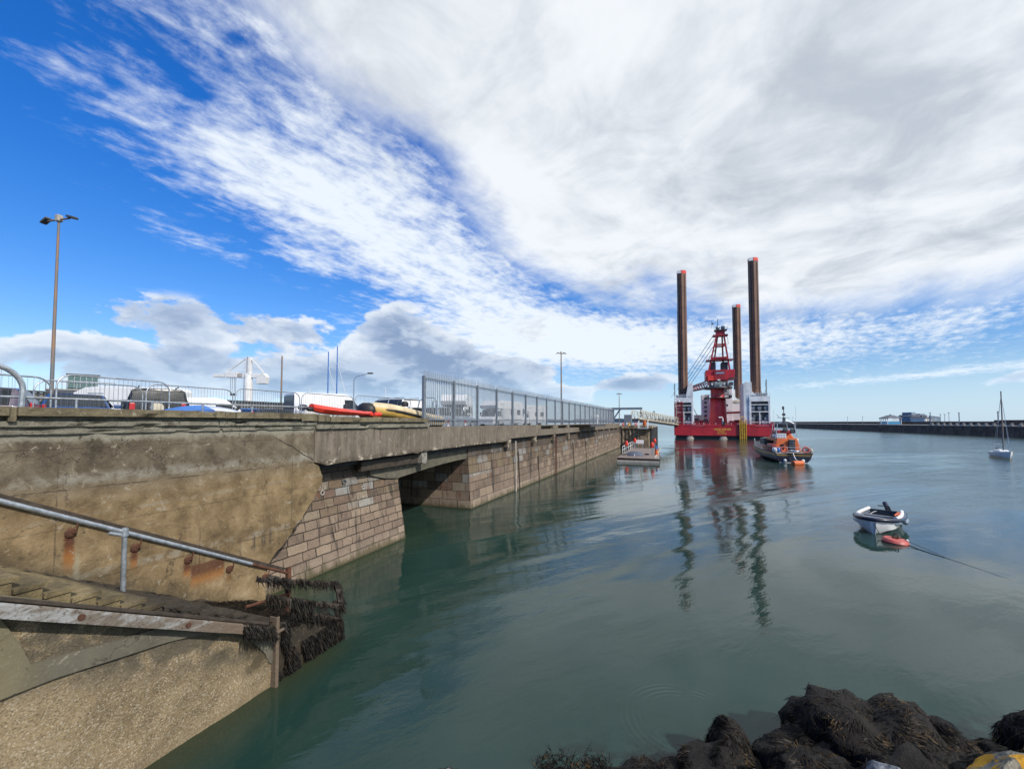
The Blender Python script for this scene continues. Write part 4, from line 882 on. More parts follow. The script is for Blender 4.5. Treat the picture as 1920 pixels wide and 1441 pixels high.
# ------------------------------------------------------------------ slatted wall, buildings, crane, lamps, masts behind
sw = qthing('slatted_wall', 'long pale slatted wall running along the back of the parking area', 'wall', 0, 0)
MB().box(-30, 62, 45.3, 45.6, 4.0, 6.9).build('panel', blocky('slatted_panel', (.17, .165, .15), (.30, .29, .27), .6), sw)
mb = MB()
for k in range(230): s_ = -20+k*.35; mb.box(s_, s_+.13, 45.2, 45.297, 4.0, 6.94)
q = mb.build('slats', M['dark'], sw)
MB().box(-30, 62, 45.12, 45.65, 6.945, 7.06).build('capping', M['dark'], sw)
mb = MB()
for k in range(62): 
    s_ = 62+k*.5; mb.box(s_, s_+.06, 45.2, 45.26, 4.0, 6.5)
mb.box(62, 93, 45.2, 45.26, 6.45, 6.55)
gb = thing('harbour_building', 'glazed pavilion with dark roof deck behind the blue car', 'building', (-70.8, 70, 4.05), R(46))
MB().box(-3.8, 3.8, -3, 3, 0, 5.6).build('wall', M['greybuild'], gb, bevel=.05)
MB().box(-3.95, 3.95, -3.15, 3.15, 5.6, 5.8).build('terrace', M['stonegrey'], gb)
MB().box(-1.6, 1.9, -1.8, 1.8, 5.8, 8.1).build('glass_room', M['glassg'], gb)
MB().box(-1.8, 2.1, -2, 2, 8.1, 8.35).build('roof', M['dark'], gb, bevel=.03)
mb = MB()
for k in range(8): mb.box(-3.9+k*1.09, -3.78+k*1.09, -3.1, -2.98, 5.8, 7.0); 
mb.box(-3.9, 3.9, -3.1, -2.98, 7.0, 7.12)
mb.build('terrace_frame', M['galv'], gb)
for x_ in (.9, 1.6, 2.6): MB().box(x_, x_+.45, -3.03, -3.0, 3.3, 4.4).build('cream_window', M['cover'], gb)  # window panels in plain cream
mb = MB(); 
for k in range(6): mb.box(-1.58+k*.68, -1.50+k*.68, -1.86, -1.8, 5.8, 8.1)
mb.build('mullions', M['galv'], gb)
jc = thing('jib_crane', 'white boat hoist jib crane on a thick column', 'crane', (-37.2, 60, 4.05), R(-2))
MB().lathe([(.56, 0), (.56, 6.4), (.50, 7.2)], n=20).build('column', M['white'], jc, smooth=True)
MB().box(-.36, .36, -.3, .3, 7.2, 9.75).build('mast_head', M['white'], jc, bevel=.05); MB().box(-.07, .05, -.34, .32, 7.6, 9.78).build('mast_groove', M['silver'], jc)
MB().box(-3.2, -1.5, -.3, .3, 6.9, 7.65).box(-5.0, -3.2, -.2, .2, 6.95, 7.42).box(-1.5, 2.3, -.2, .2, 6.85, 7.45).build('jib', M['white'], jc, bevel=.04)
MB().cbox((-1.1, 0, 7.2), (.7, .5, .5)).build('trolley', M['stonegrey'], jc, bevel=.03)
MB().bar((-3.4, 0, 7.5), (-.4, 0, 9.6), .14, .14).bar((.2, 0, 9.7), (2.2, 0, 7.6), .16, .16).build('stay', M['white'], jc)
MB().prism([(1.5, 7.35), (2.4, 7.5), (2.8, 7.0), (2.7, 6.0), (1.4, 6.0), (1.4, 6.9)], -.45, .45).build('counterweight', M['white'], jc, bevel=.04)
mb = MB()
for x_ in (-2.55, -2.3, -2.0, -1.8): mb.bar((x_, 0, 7.0), (x_, 0, 4.6), .035)
mb.cbox((-2.1, 0, 4.5), (.7, .3, .3)); mb.build('hoist_cables', M['dark'], jc)
MB().cbox((-.1, -.47, 4.85), (.34, .05, .30)).build('red_emblem', M['brightred'], jc, bevel=.1); MB().cbox((-.9, 0, 3.2), (.5, .3, .25)).build('floodlight', M['dark'], jc)
def lamp(label, x, y, z, h, r, span, rz, hs=.8, group='tall twin-head lamp posts'):
    o = thing('lamp_post', label, 'lamp post', (x, y, z), rz, group)
    MB().tube([(0, 0, 0), (0, 0, h)], [r, r*.55], 10).build('pole', M['lampgrey'], o, smooth=True)
    MB().tube([(-span, 0, h), (span, 0, h)], .06, 8).build('crossbar', M['lampgrey'], o)
    MB().cbox((0, 0, h+.1), (.42*hs, .42*hs, .6*hs)).build('junction_box', M['stonegrey'], o, bevel=.05)
    for sx in (-1, 1):
        q = MB().cbox((0, 0, 0), (.85*hs, .5*hs, .2*hs)).build('floodlight', M['dark'], o, bevel=.05); q.location = (sx*(span+.3*hs), 0, h+.05); q.rotation_euler = (0, R(28*sx if sx < 0 else 15), 0) 
    return o
m, t, b = newmat('lamp_pole_steel'); O = t.n('ShaderNodeTexCoord', 3); n1 = t.noise(t.mapv(O, (1, 1, .3)), 1.2, 6, .65); c = t.mix(t.ss(n1, .42, .6), (.15, .16, .17), (.28, .17, .10))
t.put(b.inputs['Base Color'], c); b.inputs['Roughness'].default_value = .6; M['lampgrey'] = m
lamp('tall rusty lamp post with two floodlights rising behind the blue car', -32.45, 30, 4.05, 15.1, .125, 1.0, R(-12))
lamp('tall grey twin-head lamp post behind the middle of the palisade fence', 6.95, 60, 4.05, 10.3, .13, .35, R(10), .55)
lamp('slim distant twin-head lamp post beside the davit at the quay end', 23.9, 95, 3.9, 7.0, .11, .3, R(10), .55)
o = thing('street_lamp', 'thin curved-arm street lamp behind the big white van', 'street lamp', (-22.3, 60, 4.05)); MB().tube([(0, 0, 0), (0, 0, 6.6), (.3, 0, 7.0), (2.0, 0, 7.5)], [.09, .06, .05, .04], 8).build('pole', M['galv'], o, smooth=True); MB().cbox((2.3, 0, 7.5), (.7, .3, .2)).build('lamp_head', M['dark'], o)
for (x_, y_, top, r_, lb) in ((-32.5, 60, 14.0, .14, 'thick bare pole standing right of the white jib crane'), (-25.95, 60, 14.6, .10, 'boat mast behind the big white van, shorter of the pair'), (-24.7, 60, 15.4, .10, 'boat mast behind the big white van, taller of the pair')):
    o = thing('boat_mast', lb, 'mast', (x_, y_, 4.05), 0, 'bare masts behind the parked vans'); MB().tube([(0, 0, 0), (0, 0, top-4.05)], [r_, r_*.7], 8).build('spar', M['midblue'] if x_ > -30 else M['lampgrey'], o, smooth=True)
    if x_ > -30: MB().bar((0, 0, (top-4.05)*.8), (1.9, 0, 2.4), .04).build('forestay', M['white'], o)
r_ = random.Random(11)
for k, px in enumerate((357, 376, 384, 395, 577, 590, 602, 725, 310)):
    X_ = (px-960)/800*75; o = thing('boat_mast', 'thin faint distant mast on the skyline behind the slatted wall', 'mast', (X_, 75, 4.0), 0, 'thin distant masts over the slatted wall')
    hh = r_.uniform(5.3, 7.6); MB().tube([(0, 0, 0), (r_.uniform(-.3, .5), 0, hh)], .05, 5).build('spar', M['white'], o); MB().bar((.2, 0, hh*.9), (1.2, 0, 2.), .025).build('forestay', M['white'], o)

# ------------------------------------------------------------------ quay end: platform, davit, dolphin, sheet piles, gangway, pontoon
pl = qthing('landing_platform', 'timber landing platform with pipe railing overhanging the quay edge', 'platform', 0, 0)
MB().box(46.5, 56.5, 8.9, 10.12, 4.30, 4.42).build('deck', M['timber'], pl); MB().box(46.5, 56.5, 8.8, 8.9, 4.15, 4.42).build('fascia', M['dark'], pl)
mb = MB(); mb.tube([(48, 9.0, 4.4), (48, 9.0, 5.35), (54.5, 9.0, 5.35), (54.5, 9.0, 4.4)], .03, 6)
for s_ in (49.6, 51.2, 52.8): mb.tube([(s_, 9.0, 4.4), (s_, 9.0, 5.35)], .025, 6)
mb.build('railing', M['galv'], pl)
p2_ = qthing('lifebuoy_post', 'white post on the quay edge beside the landing platform', 'post', 57, 9.9, 4.42); MB().box(-.06, .06, -.06, .06, 0, 1.2).build('post', M['white'], p2_, bevel=.01); MB().cbox((0, 0, 1.0), (.35, .2, .35)).build('holder', M['white'], p2_, bevel=.03)
dp = qthing('concrete_dolphin', 'weathered concrete quay head with vertical piles at the end of the long wall', 'pier', 0, 0)
MB().box(82.0, 100, 4.3, 10.2, 3.45, 4.0).build('cap_slab', M['dolph'], dp, bevel=.05); MB().box(82.4, 100, 6.7, 10.6, -1.5, 3.45).build('body', M['dolph'], dp, bevel=.1)
for (s_, d_, r_) in ((82.35, 9.6, .16), (82.35, 8.9, .13), (82.35, 8.3, .17), (82.35, 7.6, .14), (82.4, 6.9, .16)): MB().tube([(s_, d_, -1), (s_, d_, 3.45)], r_, 10).build('pile', M['dolph'], dp, smooth=True)
MB().box(82.7, 90, 4.9, 6.7, -1.5, 3.44).build('fender_block', M['dolph'], dp, bevel=.12)
sp_ = qthing('sheet_pile_wall', 'dark sheet pile wall face beyond the concrete quay head', 'wall', 0, 0)
pts = []
for k in range(40): s_ = 84+k*.5; pts.append((s_, 4.55 if k % 4 < 2 else 4.25))
mb = MB()
for (a, b_) in zip(pts, pts[1:]): mb.quad((a[0], a[1], -1), (b_[0], b_[1], -1), (b_[0], b_[1], 3.7), (a[0], a[1], 3.7))
mb.quad((84, 4.55, -1), (84, 4.55, 3.7), (84, 6.6, 3.7), (84, 6.6, -1)); mb.quad((103.5, 4.25, -1), (103.5, 12, -1), (103.5, 12, 3.7), (103.5, 4.25, 3.7)); mb.build('sheets', M['sheet'], sp_, fix=False)
MB().box(83.9, 103.6, 4.15, 12, 3.70, 3.95).build('capping', M['stonegrey'], sp_)
dv = qthing('davit_frame', 'dark blue-grey steel davit with a long horizontal beam over the quay end', 'davit', 0, 0)
MB().box(80.9, 81.3, 11.0, 11.4, 4.0, 7.3).build('column', M['palis'], dv); MB().box(80.7, 81.5, 5.95, 11.5, 6.95, 7.35).build('beam', M['navygrey'] if 'navygrey' in M else M['palis'], dv, bevel=.03)
MB().bar((81.1, 11.0, 5.4), (81.1, 9.9, 7.0), .25).build('brace', M['palis'], dv)
mb = MB(); mb.tube([(81.1, 6.2, 6.95), (81.1, 6.2, 5.6)], .05, 6); mb.ball((81.1, 6.2, 6.35), .17, 5); mb.ball((81.1, 6.2, 5.75), .14, 5); mb.build('chain_hoist', M['black'], dv, smooth=True)
MB().box(80.6, 81.1, 11.4, 12.1, 3.9, 7.35).build('white_post', M['white'], dv)
bk = qthing('gangway_basket', 'grey railed access platform under the davit hook', 'platform', 79.6, 5.7, 3.45)
MB().box(-.2, 2.4, -.7, .9, 0, .18).build('floor', M['galv'], bk)
for y_ in (-.7, .9): MB().tube([(-.2, y_, .15), (-.2, y_, 1.2), (2.4, y_, 1.5), (2.4, y_, .2)], .04, 6).bar((.7, y_, .15), (.7, y_, 1.3), .04).bar((1.6, y_, .15), (1.6, y_, 1.4), .04).bar((-.2, y_, .7), (2.4, y_, .85), .04).build('side_rail', M['white'], bk)
o = qthing('oil_drum', 'orange drum standing behind the railed platform at the quay end', 'drum', 83.2, 5.75, 4.0); MB().lathe([(.30, 0), (.32, .03), (.30, .3), (.32, .33), (.30, .6), (.32, .9), (.28, .92)], n=18).build('body', M['orange'], o, smooth=True); MB().lathe([(.05, .92), (.05, .95)], (.15, 0, 0), 8).build('cap', M['dark'], o)
for (s_, d_, c_, lb, nm) in ((83.5, 9.7, 'brightred', 'red and white life ring cabinet on the quay head', 'life_ring_box'), (84.2, 8.6, 'yellow', 'yellow mooring bollard on the quay head', 'bollard'), (84.0, 7.4, 'brightred', 'red equipment box on the quay head nearest the platform', 'equipment_box')):
    o = qthing(nm, lb, 'bollard' if nm == 'bollard' else 'box', s_, d_, 4.0)
    if nm == 'bollard': MB().lathe([(.25, 0), (.2, .1), (.16, .35), (.25, .45), (.2, .52)], n=14).build('body', M[c_], o, smooth=True)
    else: MB().box(-.18, .18, -.2, .2, 0, .55).build('cabinet', M[c_], o, bevel=.05); MB().cbox((-.19, 0, .35), (.03, .26, .2)).build('panel', M['white'], o)
o = qthing('cabin', 'dark upright cabinet on the quay head beside the slim lamp post', 'cabinet', 86, 9.0, 4.0); MB().box(-.5, .5, -.7, .7, 0, 2.1).build('body', M['palis'], o, bevel=.04); MB().cbox((-.51, 0, .35), (.04, .6, .4)).build('white_panel', M['white'], o)
# gangway truss bridge
A = Vector((25.2, 88, 5.4)); B = Vector((46.9, 122.5, 3.9)); dr_ = (B-A); Lg = dr_.length
gw = thing('gangway_bridge', 'pale sloping truss gangway from the quay head to the red jack-up barge', 'bridge', A, math.atan2(dr_.y, dr_.x)); gl_ = math.hypot(dr_.x, dr_.y); dz_ = dr_.z
def gz(x_): return dz_*x_/gl_
for sy in (-.9, .9):
    mb = MB(); mb.bar((0, sy, 0), (gl_, sy, dz_), .22); mb.bar((1.6, sy, gz(1.6)+1.7), (gl_-1, sy, gz(gl_-1)+1.9), .16)
    n_ = 20
    for k in range(n_+1): x_ = 1.6+(gl_-2.6)*k/n_; mb.bar((x_, sy, gz(x_)), (x_, sy, gz(x_)+1.75), .09)
    for k in range(n_): x_ = 1.6+(gl_-2.6)*k/n_; x2 = 1.6+(gl_-2.6)*(k+1)/n_; mb.bar((x_, sy, gz(x_) if k % 2 else gz(x_)+1.7), (x2, sy, gz(x2)+1.7 if k % 2 else gz(x2)), .08)
    mb.bar((0, sy, 0), (1.6, sy, 1.7), .14); mb.build('truss', M['cover'], gw)
MB().prism([(0, -.35), (gl_, dz_-.35), (gl_, dz_-.05), (0, -.05)], -.85, .85).build('deck', M['dark'], gw)
mb = MB()
for k in range(9): a_ = PI*k/8; mb.bar((20+1.0*math.cos(a_)-.1, .9, gz(20)+1.7+1.0*math.sin(a_)), (20+1.0*math.cos(a_+.4), .9, gz(20)+1.7+1.0*math.sin(a_+.4)), .12) if k < 8 else None
mb.build('hinge_arch', M['dark'], gw)
# pontoon
po = qthing('floating_pontoon', 'plank-topped floating pontoon moored below the quay wall', 'pontoon', 0, 0)
c4 = [(51.9, 6.75), (51.5, 1.95), (72.5, 2.7), (71.5, 6.9)]
def ins(p, k): cx_ = sum(a for a, _ in c4)/4; cy_ = sum(b for _, b in c4)/4; return (cx_+(p[0]-cx_)*k, cy_+(p[1]-cy_)*k)
MB().prism([ins(p, .985) for p in c4], -.3, .30, 'z').build('float', M['black'], po)
MB().prism([ins(p, 1.0) for p in c4], .30, .46, 'z').build('fender_edge', M['timber'], po, bevel=.02)
MB().prism([ins(p, .99) for p in c4], .462, .50, 'z').build('deck', M['plank'], po)
mb = MB()
for k in range(26): s_ = 52.2+k*.78; mb.box(s_, s_+.05, 2.5, 6.6, .502, .508)
mb.build('plank_joints', M['timber'], po)
MB().box(51.3, 51.48, 2.0, 6.7, -.02, .24).build('front_fender', M['stonegrey'], po, bevel=.03)
MB().box(53, 71, 2.45, 2.6, .50, .56).build('yellow_edge', M['cover'], po)
mb = MB(); mb.tube([(57, 6.7, 1.5), (72, 6.85, 1.5)], .035, 6).tube([(57, 6.7, 1.05), (72, 6.85, 1.05)], .03, 6)
for k in range(7): mb.tube([(57+k*2.5, 6.7, .5), (57+k*2.5, 6.7, 1.5)], .035, 6)
mb.build('railing', M['white'], po)
for (s_, d_, lb) in ((60.3, 6.55, 'red lifebuoy post at the near railing of the pontoon'), (71.0, 6.4, 'red lifebuoy post at the far railing of the pontoon'), (57.4, 3.05, 'red lifebuoy post on the open side of the pontoon, nearer one'), (70.3, 3.35, 'red lifebuoy post on the open side of the pontoon, farther one')):
    o = qthing('lifebuoy_post', lb, 'lifebuoy', s_, d_, .5, 'red lifebuoy posts on the pontoon'); MB().box(-.06, .06, -.06, .06, 0, 1.1).build('post', M['galv'], o)
    MB().ball((0, 0, 1.25), .30, 7, (.5, .75, 1.3)).build('red_cover', M['brightred'], o, smooth=True)
o = qthing('upturned_tender', 'dark grey upturned inflatable tender lying on the pontoon', 'boat', 54.8, 4.95, .5, rz=-PI/2)
rings = []
for k in range(9):
    f = k/8; x_ = -.9+1.9*f; rr_ = .50*math.sin((.16+.7*f)*PI)**.5; rings.append([(x_, rr_*1.1*math.cos(a_*PI/6), max(.0, rr_*1.25*math.sin(a_*PI/6))) for a_ in range(7)])
MB().loft(rings, closed=True).build('hull', M['greybuild'], o, smooth=True); MB().cbox((1.4, 0, .25), (.5, .2, .2)).build('outboard', M['black'], o, bevel=.05); MB().bar((-1.0, .3, .2), (-1.6, .2, .1), .12).build('oar', M['black'], o)
MB().lathe([(.56, -.04), (.56, .04)], n=16).build('strap', M['white'], o); [setattr(c_, 'rotation_euler', (0, R(90), 0)) for c_ in o.children if c_.name.startswith('strap')]
o = qthing('mooring_sign', 'white notice board on the far railing of the pontoon', 'sign', 71.6, 5.7, .5); MB().box(-.05, .05, -.6, .6, .7, 1.3).build('board', M['white'], o, bevel=.02); MB().box(-.04, .04, -.5, -.42, 0, .7).box(-.04, .04, .42, .5, 0, .7).build('legs', M['galv'], o)
o = qthing('mooring_post', 'yellow and blue post at the outer edge of the pontoon', 'post', 57.5, 2.55, .5); MB().lathe([(.22, 0), (.2, .35), (.12, .4), (.12, .75)], n=12).build('body', M['orange'], o, smooth=True); MB().lathe([(.13, .75), (.10, 1.15)], n=10).build('blue_top', M['midblue'], o, smooth=True)
o = qthing('mooring_post', 'small orange post halfway along the outer edge of the pontoon', 'post', 61.5, 2.75, .5); MB().lathe([(.2, 0), (.16, .5), (.1, .8)], n=12).build('body', M['orange'], o, smooth=True)
# ================================================================== JACK-UP BARGE
bg = thing('jack_up_barge', 'large red and white jack-up barge with tall rusty brown legs moored past the quay', 'barge', q2w(130, 0, 0), R(-21.18))
hu = MB().box(-.9, 23.75, 0, 40, .88, 3.45).build('hull', M['red_ship'], bg, bevel=.06)
MB().box(-.8, 23.0, .12, 39.8, 3.45, 3.98).build('upper_hull', M['red_ship'], bg, bevel=.05)
MB().box(-.9, 23.75, -.06, .10, 3.45, 3.60).build('fender_strake', M['red_dark'], bg)
MB().prism([(22.9, 3.45), (23.75, 3.45), (23.75, 4.5), (23.3, 4.6), (22.9, 3.98)], -.05, 4).build('bulwark', M['red_ship'], bg)
MB().box(-.5, 23.4, .5, 39.5, -1.2, .875).build('underhull_shade', M['black'], bg)  # black block standing for the shadow under the raised hull
for x_ in (3.2, 11.6, 21.6): MB().lathe([(1.3, 0), (1.0, .35), (.75, .9)], (x_, .25, -.2), 16).build('spud_can', M['barn'], bg, smooth=True)
# legs
def leg(x_, y_, top):
    r_ = 1.3; o = MB().tube([(x_, y_, -1), (x_, y_, top)], r_, 8).build('leg', M['legsteel'], bg)
    for k_ in range(7): MB().tube([(x_, y_, 8+k_*6.1), (x_, y_, 8.12+k_*6.1)], r_*1.012, 8).build('weld_seam', M['legdark'], o)
    for ph in (-2.05, -.85, 1.1, 2.6): 
        c, s__ = math.cos(ph)*r_*.97, math.sin(ph)*r_*.97; MB().cbox((x_+c, y_+s__, (top+3)/2), (.16, .24, top-4), Matrix.Rotation(ph, 3, 'Z')).build('rack', M['legdark'], o)
    MB().tube([(x_, y_, top), (x_, y_, top+.9)], r_*1.02, 8).build('red_cap', M['brightred'], o)
    ang = 2*PI/8
    mb = MB()
    for k in (4, 5): 
        a0 = k*ang; 
    mb.cbox((x_-.62, y_-1.12, top+.45), (1.25, .3, .86)); mb.build('white_band', M['white_ship'], o)
    return o
leg(1.75, 6, 48.8); leg(20.6, 6, 50.0); leg(19.5, 34, 44.0); leg(1.75, 34, 44.0)
# jack houses
def jackhouse(x0, x1, finside, y0=1.2, y1=9.5, red=False):
    zt = 11.6; h = MB().box(x0, x1, y0+.9, y1, 4.0, zt).box(x0, x0+.5, y0, y0+.9, 4.0, zt).box(x1-.45, x1, y0, y0+.9, 4.0, zt).box(x0, x1, y0-.02, y0+.9, 10.2, zt+.004).build('jack_house', M['white_ship'], bg, bevel=.04)
    MB().box(x0+.5, x1-.45, y0+.85, y0+.898, 4.1, 10.2).build('machinery_recess', M['dark'], h)
    for zz_ in (4.6, 7.35): 
        MB().box(x0+.5, x1-.45, y0+.05, y0+.3, zz_+1.9 if zz_ > 5 else zz_-.1, (zz_+2.1) if zz_ > 5 else zz_+.1).build('cross_beam', M['white_ship'], h)
    MB().box(x0+.5, x1-.45, y0+.02, y0+.25, 7.3, 7.55).box((x0+x1)/2-.12, (x0+x1)/2+.12, y0+.02, y0+.2, 4.0, 7.3).build('cross_beam', M['white_ship'], h)
    for row in (5.6, 8.5):
        mb = MB()
        for k in range(3):
            xc_ = x0+.95+(x1-x0-1.9)*k/2; 
            mb.tube([(xc_, y0+.3, row), (xc_, y0+.8, row)], .50, 12); mb.cbox((xc_+.3, y0+.5, row+.75), (.6, .5, .35), Matrix.Rotation(.5, 3, 'Y')); mb.cbox((xc_, y0+.5, row-.75), (.8, .5, .25))
        mb.build('jacking_motors', M['palis'], h, smooth=True)
    MB().box(x0+.7, x0+1.4, y0+.3, y0+.86, 4.0, 5.0).build('locker', M['cover'], h)
    MB().box(x1-2, x1-.7, y0+.4, y0+.86, 4.0, 5.1).build('machine_panel', M['galv'], h)
    if finside == 'r': f_ = [(x1-1.9, zt), (x1-1.35, 15.0), (x1-.9, 15.8), (x1, 15.8), (x1+.25, 4.0), (x1-.5, 4.0), (x1-.5, zt)]
    else: f_ = [(x0-1.3, 4.0), (x0-1.3, 15.2), (x0-.5, 15.7), (x0+.75, 15.5), (x0+.8, 13.0), (x0+1.9, zt+.2), (x0+.5, zt+.2), (x0+.4, 4.0)]
    MB().prism(f_, y0+.3, y1-.2).build('fin_casing', M['white_ship'], h, bevel=.05)
    mb = MB(); rr = random.Random(int(x0*10))
    for k in range(7): xx = x0+.5+k*(x1-x0-1.)/6; mb.tube([(xx, y0+.2, zt), (xx+rr.uniform(-.2, .2), y0+1.0, zt+rr.uniform(.8, 1.5))], .07, 5); 
    mb.box(x0+.4, x1-.6, y0+1.2, y0+2.4, zt, zt+.8); mb.build('jacking_frame', M['palis'], h)
    mb = MB(); 
    for k in range(10): xx = x0+(x1-x0)*k/9; mb.bar((xx, y0, zt), (xx, y0, zt+.9), .05)
    mb.bar((x0, y0, zt+.9), (x1, y0, zt+.9), .05).bar((x0, y0, zt+.5), (x1, y0, zt+.5), .04); mb.build('roof_railing', M['white_ship'], h)
    return h
jackhouse(-.7, 4.2, 'r'); jackhouse(18.2, 23.2, 'l'); jackhouse(17.4, 22.4, 'l', 30, 37); 
# red stair tower left front
mb = MB()
for x_ in (-.6, 1.4):
    for y_ in (.3, 1.1): mb.bar((x_, y_, 3.98), (x_, y_, 10.4), .14)
for k in range(9): zz_ = 4.2+k*.75; mb.bar((-.6, .3, zz_), (1.4, .3, zz_+(.6 if k % 2 else 0)), .10); mb.bar((-.6, .3, zz_+.4), (1.4, .3, zz_+.1), .10)
for x_ in (0, .45, .9): mb.bar((x_, .28, 4), (x_, .28, 10.3), .10)
mb.build('stair_tower', M['red_dark'], bg)
MB().box(-.8, -.6, .3, 2.0, 4.0, 10).build('red_side_panel', M['red_dark'], bg)
for x_ in (-.5, .5): MB().ball((x_, .1, 10.5), .3, 6).build('deck_light', M['white'], bg, smooth=True)
# masts on corners
def mast(x_, y_, zb, zt):
    mb = MB().bar((x_, y_, zb), (x_, y_, zt), .12); rr = random.Random(4)
    for k in range(6): zz_ = zb+(zt-zb)*(.2+.13*k); mb.bar((x_-.25, y_, zz_), (x_+.3, y_, zz_), .07); mb.cbox((x_+rr.uniform(-.2, .25), y_, zz_+.1), (.25, .25, .3))
    mb.bar((x_-1.0, y_, zb+.4), (x_, y_, zb+1.9), .06); mb.build('antenna_mast', M['dark'], bg)
mast(-.6, 2.5, 11.5, 16); mast(22.6, 2.5, 11.5, 16.3)
# pedestal crane
cx_, cy_ = 11.15, 9.0
MB().lathe([(2.45, 3.9), (2.32, 6.5), (2.18, 11.2), (1.90, 11.6), (1.90, 14.6)], (cx_, cy_, 0), 28).build('pedestal', M['red_ship'], bg, smooth=True)
MB().lathe([(3.45, 11.55), (3.45, 11.75)], (cx_, cy_, 0), 24).build('walkway', M['black'], bg); 
MB().lathe([(3.6, 14.3), (4.0, 14.5), (3.9, 14.9), (2.4, 15.5)], (cx_, cy_, 0), 20).build('slewing_ring', M['dark'], bg, smooth=True)
mb = MB()
for k in range(16): a = 2*PI*k/16; mb.bar((cx_+3.4*math.cos(a), cy_+3.4*math.sin(a), 11.7), (cx_+3.4*math.cos(a), cy_+3.4*math.sin(a), 12.7), .06)
mb.torus((cx_, cy_, 12.7), 3.4, .04, 24, 5); mb.build('walkway_railing', M['dark'], bg)
ch = MB().box(cx_-3.3, cx_+4.3, cy_-3.2, cy_+3, 16.9, 19.7).box(cx_-2.6, cx_+2.5, cy_-3.0, cy_+2.8, 15.2, 16.9).build('crane_house', M['red_ship'], bg, bevel=.06)
MB().box(cx_-1.1, cx_+2.0, cy_-3.6, cy_-3.21, 16.7, 19.6).build('machinery_bay', M['red_dark'], ch, bevel=.05)
MB().box(cx_-2.8, cx_-1.3, cy_-4.2, cy_-3.21, 16.6, 18.0).build('winch_housing', M['brightred'], ch, bevel=.05)
MB().box(cx_-.6, cx_+1.5, cy_-3.66, cy_-3.601, 18.5, 18.95).build('white_railing_board', M['silver'], ch)
MB().box(cx_-.7, cx_+1.0, cy_-3.5, cy_-3.01, 14.9, 16.3).build('operator_cab_glass', M['glassg'], ch, bevel=.05)
MB().cbox((cx_+.1, cy_-3.8, 16.7), (.7, .4, .35)).build('work_light', M['white'], ch)
mb = MB(); mb.box(cx_-2.3, cx_-1.0, cy_-3.4, cy_-3.05, 14.6, 16.4).box(cx_+1.2, cx_+2.2, cy_-3.4, cy_-3.05, 14.7, 16.5).cbox((cx_+3.9, cy_-3.3, 17.2), (2.0, .4, .25)).cbox((cx_+3.2, cy_-3.2, 15.6), (1.2, .5, 1.0)); mb.build('machinery', M['dark'], ch)
mb = MB()
for k in range(6): mb.cbox((cx_-2.7+k*1.05, cy_-3.6, 15.0+(k % 3)*.5), (.35, .3, .5))
mb.build('crane_fittings', M['white_ship'], ch)
mb = MB()
for k in range(14): a = 2*PI*k/14; mb.bar((cx_+3.9*math.cos(a), cy_+3.9*math.sin(a), 14.8), (cx_+3.9*math.cos(a), cy_+3.9*math.sin(a), 15.9), .07)
mb.torus((cx_, cy_, 15.9), 3.9, .05, 24, 5); mb.torus((cx_, cy_, 15.4), 3.9, .04, 24, 5); mb.build('slewing_railing', M['white_ship'], ch)
af = []
mb = MB()
T_ = [((cx_-2.4, cy_-2.2, 19.7), (cx_-.0, cy_-.6, 30.3)), ((cx_+3.1, cy_-2.2, 19.7), (cx_+1.9, cy_-.6, 30.3)), ((cx_-1.0, cy_+2.4, 19.7), (cx_+.35, cy_+.7, 30.3)), ((cx_+1.9, cy_+2.4, 19.7), (cx_+1.55, cy_+.7, 30.3))]
for a, b_ in T_: mb.bar(a, b_, .42, .42)
def at_(i, z_): a, b_ = map(Vector, T_[i]); f = (z_-a.z)/(b_.z-a.z); return a+(b_-a)*f
for z_ in (23.4, 27.0, 27.5):
    for i, j in ((0, 1), (1, 3), (3, 2), (2, 0)): mb.bar(at_(i, z_), at_(j, z_), .26 if z_ > 24 else .5, .26 if z_ > 24 else .45)
mb.build('a_frame', M['red_dark'], bg)
MB().box(cx_-3.0, cx_+4.2, cy_-2.4, cy_+2.0, 22.7, 22.85).build('mid_platform', M['red_dark'], bg)
mb = MB()
for k in range(9): mb.bar((cx_-3+k*.9, cy_-2.4, 22.85), (cx_-3+k*.9, cy_-2.4, 23.9), .06)
mb.bar((cx_-3, cy_-2.4, 23.9), (cx_+4.2, cy_-2.4, 23.9), .05); mb.build('mid_railing', M['red_dark'], bg)
MB().box(cx_-2.0, cx_-.4, cy_-1, cy_+2, 19.7, 22.3).box(cx_+1.0, cx_+2.8, cy_-1, cy_+2, 19.7, 22.2).build('winch_drums', M['dark'], bg, bevel=.3)
MB().box(cx_-1.0, cx_+3.0, cy_-1.0, cy_+1.2, 29.9, 30.35).box(cx_-.2, cx_+2.2, cy_-.8, cy_+1.0, 30.35, 31.6).build('head_block', M['red_dark'], bg, bevel=.05)
MB().box(cx_-.6, cx_+2.8, cy_-1.2, cy_+1.4, 31.6, 31.8).build('top_platform', M['dark'], bg)
mb = MB(); 
for x_ in (cx_-.6, cx_+2.8): mb.bar((x_, cy_-1.2, 31.8), (x_+(.25 if x_ > cx_ else -.25), cy_-1.2, 32.9), .06)
mb.bar((cx_-.8, cy_-1.2, 32.4), (cx_+3.0, cy_-1.2, 32.4), .05); mb.build('top_railing', M['dark'], bg)
for x_ in (cx_+.35, cx_+1.75): MB().ball((x_, cy_, 32.5), .62, 8).build('radar_dome', M['silver'], bg, smooth=True)
